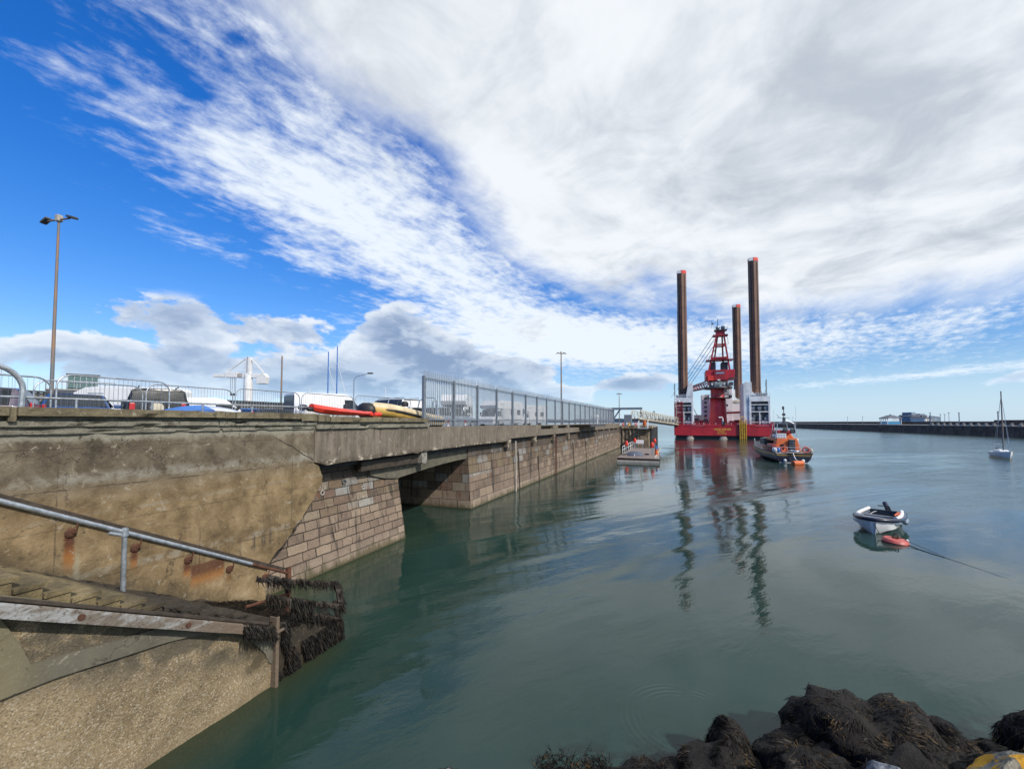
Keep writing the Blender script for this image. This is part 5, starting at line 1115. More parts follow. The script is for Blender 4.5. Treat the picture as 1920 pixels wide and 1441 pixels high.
MB().bar((cx_+.4, cy_, 33), (cx_+.4, cy_, 35.2), .14).build('antenna', M['dark'], bg); MB().bar((cx_-1.3, cy_-.8, 32.2), (cx_-1.3, cy_-.8, 34.6), .07).quad((cx_-1.3, cy_-.8, 34.2), (cx_-.6, cy_-.7, 33.6), (cx_-1.3, cy_-.75, 33.4)).build('wind_vane', M['dark'], bg)
MB().tube([(cx_+2.5, cy_-.8, 30), (cx_+2.9, cy_-.8, 29), (cx_+3.0, cy_-.8, 27.4), (cx_+2.3, cy_-.8, 27.2)], .06, 5).build('caged_ladder', M['dark'], bg)
# boom going back over the port side with hoist cables
bA = Vector((cx_-2.5, cy_+1, 15.8)); bB = Vector((1.6, 30, 15.2)); mb = MB(); ax = (bB-bA).normalized(); sdv = ax.cross(Vector((0, 0, 1))).normalized()
cs = [(-.8, -.9), (.8, -.9), (.8, .9), (-.8, .9)]
for (i, j) in cs: mb.bar(bA+sdv*i+Vector((0, 0, j)), bB+sdv*i*.5+Vector((0, 0, j*.5)), .30)
for k in range(12):
    f = k/12; g = (k+1)/12; a = bA.lerp(bB, f); b_ = bA.lerp(bB, g); kf = 1-.5*f; kg = 1-.5*g
    for i in (-.8, .8): mb.bar(a+sdv*i*kf+Vector((0, 0, -.9*kf)), b_+sdv*i*kg+Vector((0, 0, .9*kg)), .17)
mb.build('boom', M['red_dark'], bg)
mb = MB(); 
for k in range(4): mb.bar((cx_-.7+k*.1, cy_-.4, 30.6-k*1.5), (.2+k*1.0, 30, 16.0), .10)
mb.build('hoist_cables', M['dark'], bg)
# accommodation
ac = MB().box(7.6, 9.9, 24, 30, 3.98, 13.6).build('stair_block', M['white_ship'], bg, bevel=.05)
for k in range(6): MB().box(8.3, 9.1, 23.94, 24.02, 4.9+k*1.42, 5.7+k*1.42).build('window', M['glassg'], ac)
ac = MB().box(12.9, 16.2, 20, 30, 3.98, 16.6).box(16.2, 19.6, 20.5, 30, 3.98, 10.4).box(12.0, 15.4, 20.0, 26, 13.0, 15.3).build('accommodation', M['white_ship'], bg, bevel=.08)
for z_, xs in ((9.6, (13.3, 13.9, 14.5)), (12.4, (15.2, 15.7)), (14.2, (12.6, 13.4, 14.2))):
    for x_ in xs: MB().box(x_, x_+.42, 19.94, 20.02, z_, z_+.7).build('window', M['glass'], ac)
MB().box(16.4, 19.5, 20.35, 20.49, 7.6, 10.0).build('white_screen', M['vanwhite'], ac); MB().ball((17.8, 22, 10.6), 1.5, 7, (1.2, 1, .8)).build('dome', M['stonegrey'], ac, smooth=True)
MB().bar((13.2, 15, 7.4), (19.8, 13, 7.7), .7, .55).build('deck_crane_boom', M['red_dark'], bg)
for (x0_, x1_, y_, z1_, mm) in ((4.6, 6.0, 12, 5.8, 'dark'), (6.1, 7.2, 12, 5.2, 'red_dark'), (7.2, 8.6, 10, 5.4, 'navy'), (14.0, 15.6, 6, 5.0, 'red_dark'), (15.6, 18.0, 9, 5.3, 'red_dark'), (5.2, 8.0, 22, 7.0, 'palis')): MB().box(x0_, x1_, y_, y_+2.4, 3.98, z1_).build('deck_container', M[mm], bg, bevel=.04)
MB().bar((4.6, 9, 8.6), (6.3, 11, 5.2), .12).build('deck_brace', M['palis'], bg)
mb = MB(); rr = random.Random(6)
for k in range(28): xx = 4.4+k*.48; mb.cbox((xx, .9+rr.uniform(0, .8), 4.2+rr.uniform(0, .3)), (rr.uniform(.15, .4), .3, rr.uniform(.3, .8)))
mb.build('deck_fittings', M['red_dark'], bg)
mb = MB(); rr = random.Random(7)
for k in range(16): xx = 3.5+rr.uniform(0, 15); mb.cbox((xx, .6, 4.2), (rr.uniform(.1, .3), .2, rr.uniform(.2, .5)))
mb.build('white_fittings', M['white_ship'], bg)
MB().tube([(11.6, .2, 4.0), (11.6, .2, 5.6), (11.4, .1, 5.95), (10.6, .1, 5.9)], .18, 8).build('vent_pipe', M['white'], bg, smooth=True); MB().cbox((11.9, .0, 4.3), (.5, .2, 1.1)).build('fairlead', M['black'], bg)
# yellow boarding ladder
mb = MB()
for x_ in (15.7, 16.2, 16.7, 17.2): mb.bar((x_, -.35, -.2), (x_, -.35, 5.2), .17)
for k in range(14): mb.bar((15.7, -.38, -.1+k*.38), (17.2, -.38, -.1+k*.38), .09)
mb.tube([(15.7, -.35, 5.2), (16.0, -.2, 5.9), (16.5, 0, 6.1), (17.0, .1, 5.6), (17.3, .1, 4.4)], .09, 6); mb.build('boarding_ladder', M['yellow'], bg); MB().box(15.8, 17.1, -.30, -.07, .0, 4.2).build('ladder_backing', M['timber'], bg)
mb = MB()
for k_ in range(30): x_ = -.6+k_*.8; mb.bar((x_, .2, 3.98), (x_, .2, 5.0), .05)
mb.bar((-.6, .2, 5.0), (22.6, .2, 5.0), .04).bar((-.6, .2, 4.5), (22.6, .2, 4.5), .03); mb.build('deck_railing', M['red_dark'], bg)
def text(body, size, loc, rot, parent, m_, depth=.02, name='lettering', sp=1.0, bold=.0):
    cu = bpy.data.curves.new('t', 'FONT'); cu.body = body; cu.size = size; cu.extrude = depth; cu.align_x = 'CENTER'; cu.space_character = sp; cu.offset = bold
    tob = bpy.data.objects.new('t', cu); link(tob); dg = bpy.context.evaluated_depsgraph_get(); me = bpy.data.meshes.new_from_object(tob.evaluated_get(dg)); bpy.data.objects.remove(tob)
    o = bpy.data.objects.new(name, me); link(o); o.parent = parent; o.location = loc; o.rotation_euler = rot; me.materials.clear(); me.materials.append(m_); return o
text('WIND SERVER', .66, (11.45, -.02, 2.42), (R(90), 0, 0), hu, M['text'], .02, sp=1.02, bold=.02)
text('HORSENS', .42, (11.1, -.02, 1.92), (R(90), 0, 0), hu, M['text'], .02, bold=.01); text('IMO 9684730', .40, (11.3, -.02, 1.38), (R(90), 0, 0), hu, M['text'], .02, bold=.01)
for x_ in (7, 16.0+7): MB().box(x_-3.4, x_-.2, .10, .118, 3.55, 3.66).build('draught_marks', M['silver'], hu)

# ================================================================== LIFEBOAT
lb = thing('lifeboat', 'orange and navy lifeboat seen from its stern with life rings on the rail', 'lifeboat', (32.4, 49.3, 0), R(73))
def hullrings(L_, Wd, zd0, zd1, n_=14, tr=.88, zk=-.4, deckdrop=.0, full=.55, chine=.35):
    rg = []
    for k in range(n_+1):
        f = k/n_; w_ = Wd/2*(tr+(1-tr)*math.sin(min(1, f/.5)*PI/2)) if f < .5 else Wd/2*max(.02, (1-((f-.5)/.5)**2.4))**.75
        zd = zd0+(zd1-zd0)*f**2.2; x_ = f*L_; rake = .06*L_*(f**4)
        rg.append([(x_+rake, -w_, zd), (x_+rake*.5, -w_*.93, zd*.45), (x_, -w_*.72*(1-.3*f), .0), (x_-rake, 0, zk), (x_, w_*.72*(1-.3*f), .0), (x_+rake*.5, w_*.93, zd*.45), (x_+rake, w_, zd)])
    return rg
rg = hullrings(13.2, 4.25, 1.05, 1.9)
MB().loft(rg, closed=True).build('hull', M['navy'], lb, smooth=True)
bl = [[(p[0], p[1]*1.015, p[2]) for p in (r[0],)] for r in rg]
mb = MB()
for sd_ in (0, 6): mb.tube([Vector(r[sd_])+Vector((0, 0, -.12)) for r in rg], .07, 6)
mb.build('gold_stripe', M['yellow'], lb); mb = MB()
for sd_ in (0, 6): mb.tube([Vector(r[sd_])+Vector((0, 0, .02)) for r in rg], .075, 6)
mb.tube([rg[0][0], rg[0][6]], .075, 6); mb.build('rubber_fender', M['black'], lb, smooth=True)
MB().box(-.03, .03, -1.45, 1.45, -.25, .04).build('white_waterline', M['white'], lb); MB().bar((-.02, -1.7, .86), (-.02, 1.7, .86), .06, .05).build('transom_stripe', M['yellow'], lb)
for y_ in (-.9, .9): MB().ball((-.08, y_, .25), .20, 6).build('exhaust_cover', M['white'], lb, smooth=True)
mb = MB(); mb.tube([(-.1, 1.6, .3), (-.12, 1.5, .7), (-.12, .5, .7), (-.1, .35, .3)], .05, 6).tube([(-.1, -1.6, .3), (-.12, -1.5, .7), (-.12, -.5, .7), (-.1, -.35, .3)], .05, 6); mb.build('stern_step', M['dark'], lb)
MB().prism([(r[0][0]-.1*(i > 0)+.05, r[0][1]*.95) for i, r in enumerate(rg[:13])]+[(r[6][0]-.1, r[6][1]*.95) for r in reversed(rg[:13])], 1.0, 1.10, 'z').build('deck', M['stonegrey'], lb)
def wedge(x0, x1, w0, w1, z0, z1, xi0=0, xi1=0): return [(x0, -w0, z0), (x1, -w0, z0), (x1, w0, z0), (x0, w0, z0), (x0+xi0, -w1, z1), (x1-xi1, -w1, z1), (x1-xi1, w1, z1), (x0+xi0, w1, z1)]
wh = MB().hexa(wedge(1.9, 7.6, 1.45, 1.05, 1.08, 2.75, .25, .9)).build('wheelhouse', M['orange'], lb, bevel=.08)
MB().hexa(wedge(3.0, 6.0, 1.0, .75, 2.75, 3.25, .2, .5)).build('upper_wheelhouse', M['orange'], wh, bevel=.06)
MB().hexa(wedge(7.3, 10.2, 1.2, .7, 1.3, 2.0, 0, 1.2)).build('foredeck_cabin', M['orange'], lb, bevel=.08)
for y_ in (-1.34, 1.34):
    for x_ in (3.6, 4.6, 5.6): MB().cbox((x_, y_*.88, 2.2), (.7, .12, .45)).build('window', M['glass'], wh)
mb = MB(); mb.cbox((1.98, .55, 1.92), (.12, .32, .26)).cbox((2.0, .55, 1.48), (.12, .32, .26)); mb.build('stern_window', M['glass'], wh)
MB().box(1.86, 1.96, -.75, -.05, 1.1, 2.6).build('stern_door', M['black'], wh); mb = MB()
for k in range(5): mb.box(1.74, 1.86, -.68, -.12, 1.3+k*.3, 1.35+k*.3)
mb.build('ladder', M['silver'], wh)
MB().cbox((2.25, .55, 3.0), (.08, 1.0, .62)).build('white_board', M['white'], lb); mb = MB()
for i in range(3):
    for j in range(2): mb.cbox((2.2, .25+i*.3, 2.85+j*.28), (.03, .18, .14))
mb.build('board_markings', M['galv'], lb)
MB().box(2.6, 3.4, -1.35, -.55, 2.4, 2.72).build('white_locker', M['white'], lb, bevel=.08); MB().ball((3.2, .9, 2.95), .38, 7, (1.4, 1, .7)).build('life_raft', M['white'], lb, smooth=True)
MB().box(2.4, 4.6, -.6, 1.0, 3.25, 3.7).build('flying_bridge', M['red_dark'], lb, bevel=.1); MB().cbox((2.35, .1, 3.75), (.3, .5, .45)).build('searchlight', M['dark'], lb, bevel=.1); MB().cbox((2.5, -.7, 3.6), (.3, .5, .55)).build('radar_unit', M['dark'], lb, bevel=.08)
mb = MB()
for (x_, y_) in ((2.2, -1.1), (2.2, 1.2), (4.4, -.9), (4.4, 1.1)): mb.bar((x_, y_, 2.7), (x_+.2, y_*.75, 4.5), .06)
mb.tube([(2.4, -.85, 4.5), (2.3, 0, 4.9), (2.4, .9, 4.5), (4.6, .8, 4.5), (4.6, -.7, 4.5)], .04, 6, closed=True); mb.build('a_frame_mast', M['galv'], lb)
mb = MB(); mb.bar((3.0, .05, 3.6), (3.0, .05, 6.5), .07); mb.bar((3.0, -.6, 5.2), (3.0, .8, 5.2), .04).cbox((3, .05, 5.6), (.2, .3, .3)).cbox((3, .1, 6.4), (.15, .2, .4)).bar((3, .5, 5.2), (3, .8, 5.6), .04); mb.cbox((3.0, .05, 5.0), (.3, .25, .5)); mb.build('radio_mast', M['dark'], lb)
mb = MB(); mb.bar((2.8, -1.1, 3.2), (2.7, -1.15, 6.6), .03).bar((2.8, 1.1, 3.2), (2.6, 1.25, 6.2), .03); mb.build('whip_aerials', M['white'], lb)
mb = MB()
rp = [Vector(r[0])*1 for r in rg[:12]]+[]
for sd_ in (0, 6):
    pts = [Vector((r[sd_][0], r[sd_][1]*.95, r[sd_][2]+.72)) for r in rg[:13]]; mb.tube(pts, .03, 5)
    for r in rg[:13]: mb.tube([(r[sd_][0], r[sd_][1]*.95, r[sd_][2]), (r[sd_][0], r[sd_][1]*.95, r[sd_][2]+.72)], .025, 5)
mb.tube([(0, -1.8, 1.77), (0, 1.8, 1.77)], .03, 5)
for y_ in (-1.2, -.6, .6, 1.2): mb.tube([(0, y_, 1.05), (0, y_, 1.77)], .025, 5)
mb.build('guard_rail', M['galv'], lb)
for y_ in (.95, -1.25): MB().torus((-.02, y_, 1.5), .30, .085, 18, 8, 'x').build('life_ring', M['floatred'], lb, smooth=True)
MB().torus((.2, -.15, 1.35), .55, .09, 20, 8, 'z').build('coiled_fender', M['silver'], lb, smooth=True)
for (x_, y_, mm) in ((.5, 1.75, 'white'), (1.0, 1.7, 'white'), (.8, 1.3, 'midblue'), (.4, -1.85, 'cover'), (.9, -1.85, 'cover'), (1.4, -1.8, 'cover')): MB().ball((x_, y_, 1.4), .24, 6, (1, 1, 1.3)).build('fender', M[mm], lb, smooth=True)
MB().cbox((2.4, 1.62, 1.6), (2.0, .5, .9)).build('side_locker', M['red_dark'], lb, bevel=.1); MB().cbox((6.0, 1.6, 2.2), (2.2, .35, .9)).build('rescue_cradle', M['dark'], lb, bevel=.1)
ob = thing('mooring_buoy', 'orange cylindrical buoy floating right behind the lifeboat stern', 'buoy', (31.45, 47.2, .14), R(8)); MB().tube([(-.62, 0, 0), (-.58, 0, 0), (.58, 0, 0), (.62, 0, 0)], [.24, .30, .30, .24], 18).build('body', M['brightred'] if False else M['orange'], ob, smooth=True)
rp = thing('tow_rope', 'white rope from the lifeboat stern down to the orange buoy', 'rope', (0, 0, 0)); s0 = Vector((32.25, 49.2, 1.25)); e0 = Vector((31.5, 47.25, .42)); MB().tube([s0.lerp(e0, k/6)-Vector((0, 0, .25*math.sin(PI*k/6))) for k in range(7)], .045, 6).build('line', M['white'], rp, smooth=True)

# ================================================================== DINGHY, BUOY, YACHT
dg = thing('dinghy', 'small white dinghy with dark blue fender tube and tilted black outboard', 'dinghy', (17.75, 20.5, 0), R(223))
rg = []
Ld, Wb = 3.6, 1.68
for k in range(13):
    f = k/12; w_ = Wb/2*(.86+.14*math.sin(min(1, f*2)*PI/2)) if f < .5 else Wb/2*max(.03, 1-((f-.5)/.5)**2.6)**.6
    zd = .46+.16*f**2; x_ = f*Ld; rg.append([(x_, -w_*.96, zd), (x_, -w_*.80, .18), (x_-.1*f, -w_*.30*(1-f*.5), -.08), (x_-.25*f*f, 0, -.16), (x_-.1*f, w_*.30*(1-f*.5), -.08), (x_, w_*.80, .18), (x_, w_*.96, zd)])
MB().loft(rg, caps=False).quad(*rg[0]).quad(*rg[-1]).build('hull', M['white'], dg, smooth=True)
inr = [[(r[0][0], r[0][1]*.80, r[0][2]+.0), (r[0][0], r[0][1]*.70, .20), (r[0][0], r[6][1]*.70, .20), (r[0][0], r[6][1]*.80, r[0][2])] for r in rg[:-1]]
MB().loft(inr, caps=False).quad(*inr[0]).build('interior', M['navyint'] if 'navyint' in M else M['greybuild'], dg)
gwp = [Vector(r[0]) for r in rg]; gws = [Vector(r[6]) for r in reversed(rg)]
MB().tube(gwp+gws, .085, 10).build('blue_tube', M['navy'], dg, smooth=True)
MB().tube([p*1+Vector((0, .10 if p.y < 0 else -.10, .07)) for p in gwp[:10]], .075, 10).tube([p+Vector((0, -.10, .07)) for p in gws[3:]], .075, 10).build('white_gunwale', M['white'], dg, smooth=True)
MB().loft([[(2.1, -.66, .50), (2.1, .66, .50)], [(2.6, -.56, .53), (2.6, .56, .53)], [(3.15, -.2, .58), (3.15, .2, .58)]], caps=False).build('bow_locker', M['navy'], dg, fix=False)
MB().box(.95, 1.25, -.64, .64, .36, .41).box(1.75, 2.0, -.64, .64, .36, .41).build('thwart', M['greybuild'], dg, bevel=.01)
MB().box(.0, .06, -.6, .6, .1, .52).build('transom', M['dark'], dg)
MB().tube([(.6, .62, .56), (1.9, .62, .60)], .035, 6).tube([(.6, .54, .57), (1.9, .52, .60)], .035, 6).build('oar', M['orange'], dg, smooth=True)
def fend(p, rz_, c1_, c2_):
    f_ = MB().tube([(-.30, 0, 0), (-.24, 0, 0), (.24, 0, 0), (.30, 0, 0)], [.04, .105, .105, .04], 12).build('fender', M[c1_], dg, smooth=True); f_.location = p; f_.rotation_euler = (0, 0, rz_); MB().tube([(.17, 0, 0), (.32, 0, 0)], [.108, .04], 10).build('fender_end', M[c2_], f_, smooth=True)
fend((2.75, .58, .42), R(150), 'silver', 'navy'); fend((3.12, -.02, .46), R(80), 'silver', 'cover'); fend((2.6, -.66, .36), R(25), 'white', 'navy'); fend((1.6, .86, .36), R(180), 'silver', 'navy')
ou = MB().cbox((0, 0, .22), (.20, .19, .34)).build('outboard', M['navy'], dg, bevel=.08); ou.location = (-.12, .1, .55); ou.rotation_euler = (R(22), R(-28), 0)
MB().cbox((-.02, 0, .02), (.16, .2, .2)).tube([(0, 0, 0), (.30, -.1, .08), (.62, -.28, .02)], .025, 6).build('tiller', M['black'], ou); MB().tube([(0, -.25, .45), (.3, -.4, .4), (.55, -.5, .3)], .012, 5).build('fuel_line', M['white'], dg)
rb_ = thing('mooring_buoy', 'faded red round mooring buoy floating in front of the small dinghy', 'buoy', (14.95, 16.85, 0), 0, tilt=(R(5), R(4)))
MB().lathe([(.30, -.15), (.40, -.05), (.42, .06), (.36, .15), (.20, .17)], n=26).build('body', M['floatred'], rb_, smooth=True); mb = MB().torus((0, 0, .26), .09, .02, 14, 6, 'x'); mb.cbox((0, 0, .19), (.2, .1, .05)); mb.cbox((.15, .05, .18), (.25, .06, .03)); mb.build('shackle', M['rust'], rb_, smooth=True)
rl = thing('mooring_rope', 'thin dark rope running from the red buoy to the right and sinking into the water', 'rope', (0, 0, 0))
def rope(pts, r_): return MB().tube(pts, r_, 6)
rope([(15.2, 16.7, .14), (15.2, 16.1, .07), (15.12, 15.5, .03), (15.0, 14.9, .012), (14.97, 14.2, .004), (14.9, 13.4, .004), (14.84, 12.4, -.008), (14.8, 11, -.03)], [.009, .009, .008, .006, .004, .003, .003, .003]).build('line', M['black'], rl, smooth=True)
rope([(15.15, 16.6, .02), (15.02, 16.0, .01), (14.98, 15.4, .008), (15.0, 15.0, .004)], .012).build('slack_line', M['black'], rl, smooth=True)
r2 = thing('mooring_rope', 'short rope joining the dinghy bow to the red buoy', 'rope', (0, 0, 0)); rope([(15.15, 18.05, .5), (15.05, 17.7, .15), (14.98, 17.2, .1), (14.97, 16.95, .22)], .014).build('line', M['black'], r2, smooth=True)
ya = thing('sailing_yacht', 'small white sailing yacht with bare mast moored at the right edge', 'yacht', (66.2, 58.9, 0), R(238))
rg = hullrings(4.9, 1.45, .70, .92, 12, .7, -.3); MB().loft(rg, closed=True).build('hull', M['white'], ya, smooth=True)
MB().tube([r[2] for r in rg], .04, 5).tube([r[4] for r in rg], .04, 5).build('boot_stripe', M['yellow'], ya); MB().hexa(wedge(1.4, 3.7, .5, .38, .73, 1.05, .1, .5)).build('coachroof', M['white'], ya, bevel=.06)
MB().tube([(3.2, 0, .9), (3.2, 0, 8.75)], [.085, .06], 8).build('mast', M['midgrey'] if 'midgrey' in M else M['lampgrey'], ya, smooth=True)
MB().tube([(3.1, 0, 1.7), (.3, 0, 1.6)], .06, 8).build('boom', M['silver'], ya); mb = MB()
for p in ((5.0, 0, .95), (.1, 0, .9), (3.1, .7, .8), (3.1, -.7, .8)): mb.bar((3.2, 0, 8.2), p, .022)
mb.build('rigging', M['galv'], ya); mb = MB()
for p in ((4.7, .25), (4.7, -.25), (.2, .5), (.2, -.5)): mb.bar((p[0], p[1], .8), (p[0], p[1], 1.35), .03)
mb.bar((4.7, -.25, 1.35), (4.7, .25, 1.35), .03).bar((.2, -.5, 1.35), (.2, .5, 1.35), .03).bar((.2, .5, 1.3), (4.7, .25, 1.3), .015).bar((.2, -.5, 1.3), (4.7, -.25, 1.3), .015); mb.build('pulpit', M['galv'], ya)
MB().cbox((-.15, .4, .9), (.3, .25, .5)).build('outboard', M['black'], ya, bevel=.05)

# ================================================================== BREAKWATER
bw = thing('breakwater', 'long dark stone breakwater with a pale walkway and rear parapet wall', 'breakwater', (153.8, 128.4, 0), math.atan2(.952, .307))
x0, x1 = -160, 620
def strip(nm, prof, m_, step=6, amp=.0):
    mb = MB(); rings = []
    n_ = int((x1-x0)/step)
    for k in range(n_+1): x_ = x0+(x1-x0)*k/n_; rings.append([(x_, y_+amp*noise.noise((x_*.15, y_, z_)), z_+amp*.5*noise.noise((x_*.2, z_, 5))) for (y_, z_) in prof])
    return mb.loft(rings).build(nm, m_, bw)
strip('face', [(0.4, -1), (-.1, 1.0), (-.5, 3.15), (-2, 3.2)], M['bwater'], 4, .15)
strip('walkway', [(-.45, 3.2), (-.45, 3.45), (-9.5, 3.5)], M['bwtop'])
strip('rear_wall', [(-9.4, 3.4), (-9.5, 4.85), (-11.5, 4.9), (-11.6, 3)], M['bwater'], 5, .1)
MB().box(-160, 28, -12.6, -9.7, 4.8, 5.35).build('raised_wall', M['bwater'], bw); MB().box(x0, x1, -22, -11, -1, 3).build('outer_slope', M['bwater'], bw)
bo = thing('bollard', 'white mooring bollard on the breakwater walkway edge', 'bollard', (153.8, 128.4, 0), math.atan2(.952, .307), 'white bollards along the breakwater edge')
def bwpos(x_, y_, z_): v = Vector((.307, .952, 0)); nn = Vector((-.952, .307, 0)); return Vector((153.8, 128.4, 0))+v*x_+nn*y_+Vector((0, 0, z_))
MB().prism([(-1.2, 0), (1.2, 0), (1.2, .25), (-.1, .25), (-.35, .85), (-1.0, .9), (-.75, .25), (-1.2, .25)], -.45, .1).build('body', M['stonegrey'], bo)
for k in range(20):
    o = bo if k == 0 else copy_tree(bo); o.location = bwpos(-22+k*3.6+.0, -.95, 3.46)
for k, (px, top, yy, lb) in enumerate(((1744, 774, -9, 'dark lamp column on the breakwater nearest the white kiosk'), (1763, 777, -10, 'thin pale pole, first of the three right of the white kiosk'), (1771, 777, -10, 'thin pale pole, middle of the three right of the white kiosk'), (1779, 774, -10, 'thin pale pole, last of the three right of the white kiosk'), (1798, 774, -9, 'dark lamp column halfway to the yacht'), (1871, 772, -9, 'dark lamp column standing right beside the yacht mast'), (1617, 781, -9, 'thin pole on the breakwater left of the shelter'), (1486, 782, -9, 'thin pole on the breakwater just right of the lifeboat'), (1589, 782, -9, 'thin pole on the breakwater between lifeboat and shelter'))):
    a = (px-960)/800; # meet the breakwater line shifted back by yy
    P0 = bwpos(0, yy, 0); Y_ = (P0.x-.3225*P0.y)/(a-.3225); X_ = a*Y_; zt = 4.7+(790.6-top)*Y_/800
    o = thing('lamp_column', lb, 'lamp post', (X_, Y_, 3.4), 0, 'poles along the breakwater'); MB().tube([(0, 0, 0), (0, 0, zt-3.4)], .16 if 'dark' in lb else .09, 6).build('pole', M['palis'] if 'dark' in lb else M['galv'], o); MB().cbox((0, 0, zt-3.3), (.5, .3, .25)).build('lamp_head', M['palis'], o)
M['bluegrey'] = paint('pale_blue_cladding', (.20, .26, .32), .6, damt=.1)
# shelter
shp = bwpos(85, -4.6, 3.5); sh_ = thing('shelter', 'open waterfront shelter with grey hipped roof and bright blue panels', 'shelter', shp, math.atan2(.952, .307))
MB().hexa([(-5.2, -4.0, 3.9), (5.2, -4.0, 3.9), (5.2, 4.0, 3.9), (-5.2, 4.0, 3.9), (-2.0, -.5, 5.6), (2.0, -.5, 5.6), (2.0, .5, 5.6), (-2.0, .5, 5.6)]).build('roof', M['roof'], sh_)
MB().box(-.3, .3, -.3, .3, 5.6, 6.1).build('finial', M['dark'], sh_); MB().box(-4.8, 4.8, -3.6, 3.6, 3.72, 3.9).build('fascia', M['white'], sh_)
for x_ in (-4.4, -2.2, 0, 2.2, 4.4):
    for y_ in (-3.3, 3.3): MB().box(x_-.12, x_+.12, y_-.12, y_+.12, 0, 3.75).build('post', M['white'], sh_)
    MB().prism([(x_-.9, 3.72), (x_-.12, 2.9), (x_+.12, 2.9), (x_+.9, 3.72)], 3.3, 3.4).build('bracket', M['roof'], sh_)
for k in range(4): MB().box(-4.25+k*2.2, -2.4+k*2.2, 3.22, 3.30, .1, 1.6 if k else 1.7).build('panel', M['bluepanel'] if k < 3 else M['silver'], sh_)
MB().box(-4.35, -4.27, -3.2, 3.2, .1, 1.6).build('end_panel', M['bluepanel'], sh_); MB().box(-3, 3, -2, -1.8, .1, 1.7).build('bench_back', M['dark'], sh_)
kp = thing('kiosk', 'low white building with grey roof behind the breakwater wall', 'building', (287.5, 300, 3.3), R(20)); MB().box(-4.0, 4.0, -4, 4, 0, 3.6).build('wall', M['white'], kp); MB().prism([(-4.4, 3.6), (4.4, 3.6), (3, 4.6), (-3, 4.9)], -4.4, 4.4).build('roof', M['roof'], kp)
for k in range(4): MB().box(-3.6+k*1.9, -2.7+k*1.9, -4.03, -3.98, 1.2, 2.6).build('window', M['glass'], kp)
MB().box(-1, 0, -1, 0, 4.7, 5.9).build('chimney', M['roof'], kp)
sh_.scale = (.8, .8, .8)
k2 = thing('harbour_house', 'blue-grey building block just right of the shelter behind the breakwater', 'building', (297, 312, 3.0), R(15)); MB().box(-13, 2, -4, 4, 0, 5.6).box(-11.5, -7.5, -3, 3, 5.6, 8.6).box(-3, 2, -3, 3, 5.6, 7.6).build('wall', M['bluegrey'], k2); MB().prism([(-13.5, 5.6), (2.5, 5.6), (1, 6.8), (-12, 6.8)], -4.4, 4.4).build('roof', M['roof'], k2)
for x_ in (-12, -9.5, -7, -4.5, -2): MB().box(x_, x_+.8, -4.05, -3.98, 1.5, 4.4).build('window', M['silver'], k2)
# columns of the promenade right of the kiosk
pc = thing('pergola', 'row of small white T-shaped posts behind the breakwater wall', 'pergola', (283, 292, 3.2), R(30))
for k in range(9): MB().box(7+k*2.4, 7.3+k*2.4, -.2, .2, 0, 5.3-.1*k).build('post', M['galv'], pc); MB().box(6.5+k*2.4, 7.8+k*2.4, -.3, .3, 5.3-.1*k, 5.8-.1*k).build('cap', M['roof'], pc)

# ================================================================== FORESHORE ROCKS
def rock(name, label, c, r, m_, seed, weed=0, rough=.28, wlen=(.05, .13), sub=4, flat=0, group=None):
    o = thing(name, label, 'rock', c, 0, group); bm = bmesh.new(); bmesh.ops.create_icosphere(bm, subdivisions=sub, radius=1); rr = random.Random(seed)
    cuts = [(Vector((rr.uniform(-1, 1), rr.uniform(-1, 1), rr.uniform(-.3, 1))).normalized(), rr.uniform(.55, .85)) for _ in range(flat)]
    for v in bm.verts:
        p = v.co.copy(); 
        for n_, dd in cuts:
            e = p.dot(n_)-dd
            if e > 0: p -= n_*e
        q = p*1.6+Vector((seed*3.1, 0, 0)); k = 1+rough*noise.noise(q)+rough*.5*noise.noise(q*2.3)+rough*.22*noise.noise(q*6)
        if weed and rough > .15: k += .17*abs(noise.noise(q*3.4))+.10*noise.noise(q*1.1+Vector((9, 1, 4)))
        v.co = Vector((p.x*r[0], p.y*r[1], p.z*r[2]))*k
    bm.normal_update(); me = bpy.data.meshes.new('stone'); pts = []
    if weed:
        fs = [f for f in bm.faces if f.normal.z > -.25]; ar = [f.calc_area() for f in fs]; 
        for f in rr.choices(fs, ar, k=int(weed*1.9)):
            p = f.calc_center_median()
            if noise.noise(p*2.2+Vector((seed, 3, 3))) > .36: continue
            vs = f.verts; a_, b_, c_ = [v.co for v in vs][:3]; u_, w2 = rr.random(), rr.random(); 
            if u_+w2 > 1: u_, w2 = 1-u_, 1-w2
            pts.append((a_+(b_-a_)*u_+(c_-a_)*w2, f.normal.copy()))
    bm.to_mesh(me); bm.free(); so_ = bpy.data.objects.new('stone', me); link(so_); so_.parent = o; me.materials.append(m_)
    if not flat: 
        for p in me.polygons: p.use_smooth = True
    if weed: w_ = strands(MB(), pts, wlen, .0060, seed, spread=.6, swirl=.75).build('seaweed', M['weed'], o, fix=False); w_['kind'] = 'stuff'
    return o
G = 'seaweed-covered rocks along the bottom right'
rock('rock', 'largest rock mound draped in dark seaweed at bottom right', (4.75, 5.85, .0), (1.05, .85, 1.0), M['wetrock'], 3, 9000, group=G, rough=.32)
rock('rock', 'left shoulder of seaweed rock beside the largest mound', (3.95, 5.7, .0), (.72, .6, .58), M['wetrock'], 9, 4500, group=G)
rock('rock', 'right shoulder of seaweed rock beside the largest mound', (5.55, 5.6, .1), (.60, .6, .62), M['wetrock'], 12, 3800, group=G)
rock('rock', 'upright seaweed-topped rock standing alone left of the largest mound', (2.95, 5.98, .0), (.31, .30, .66), M['wetrock'], 5, 2600, group=G, rough=.10, wlen=(.04, .10))
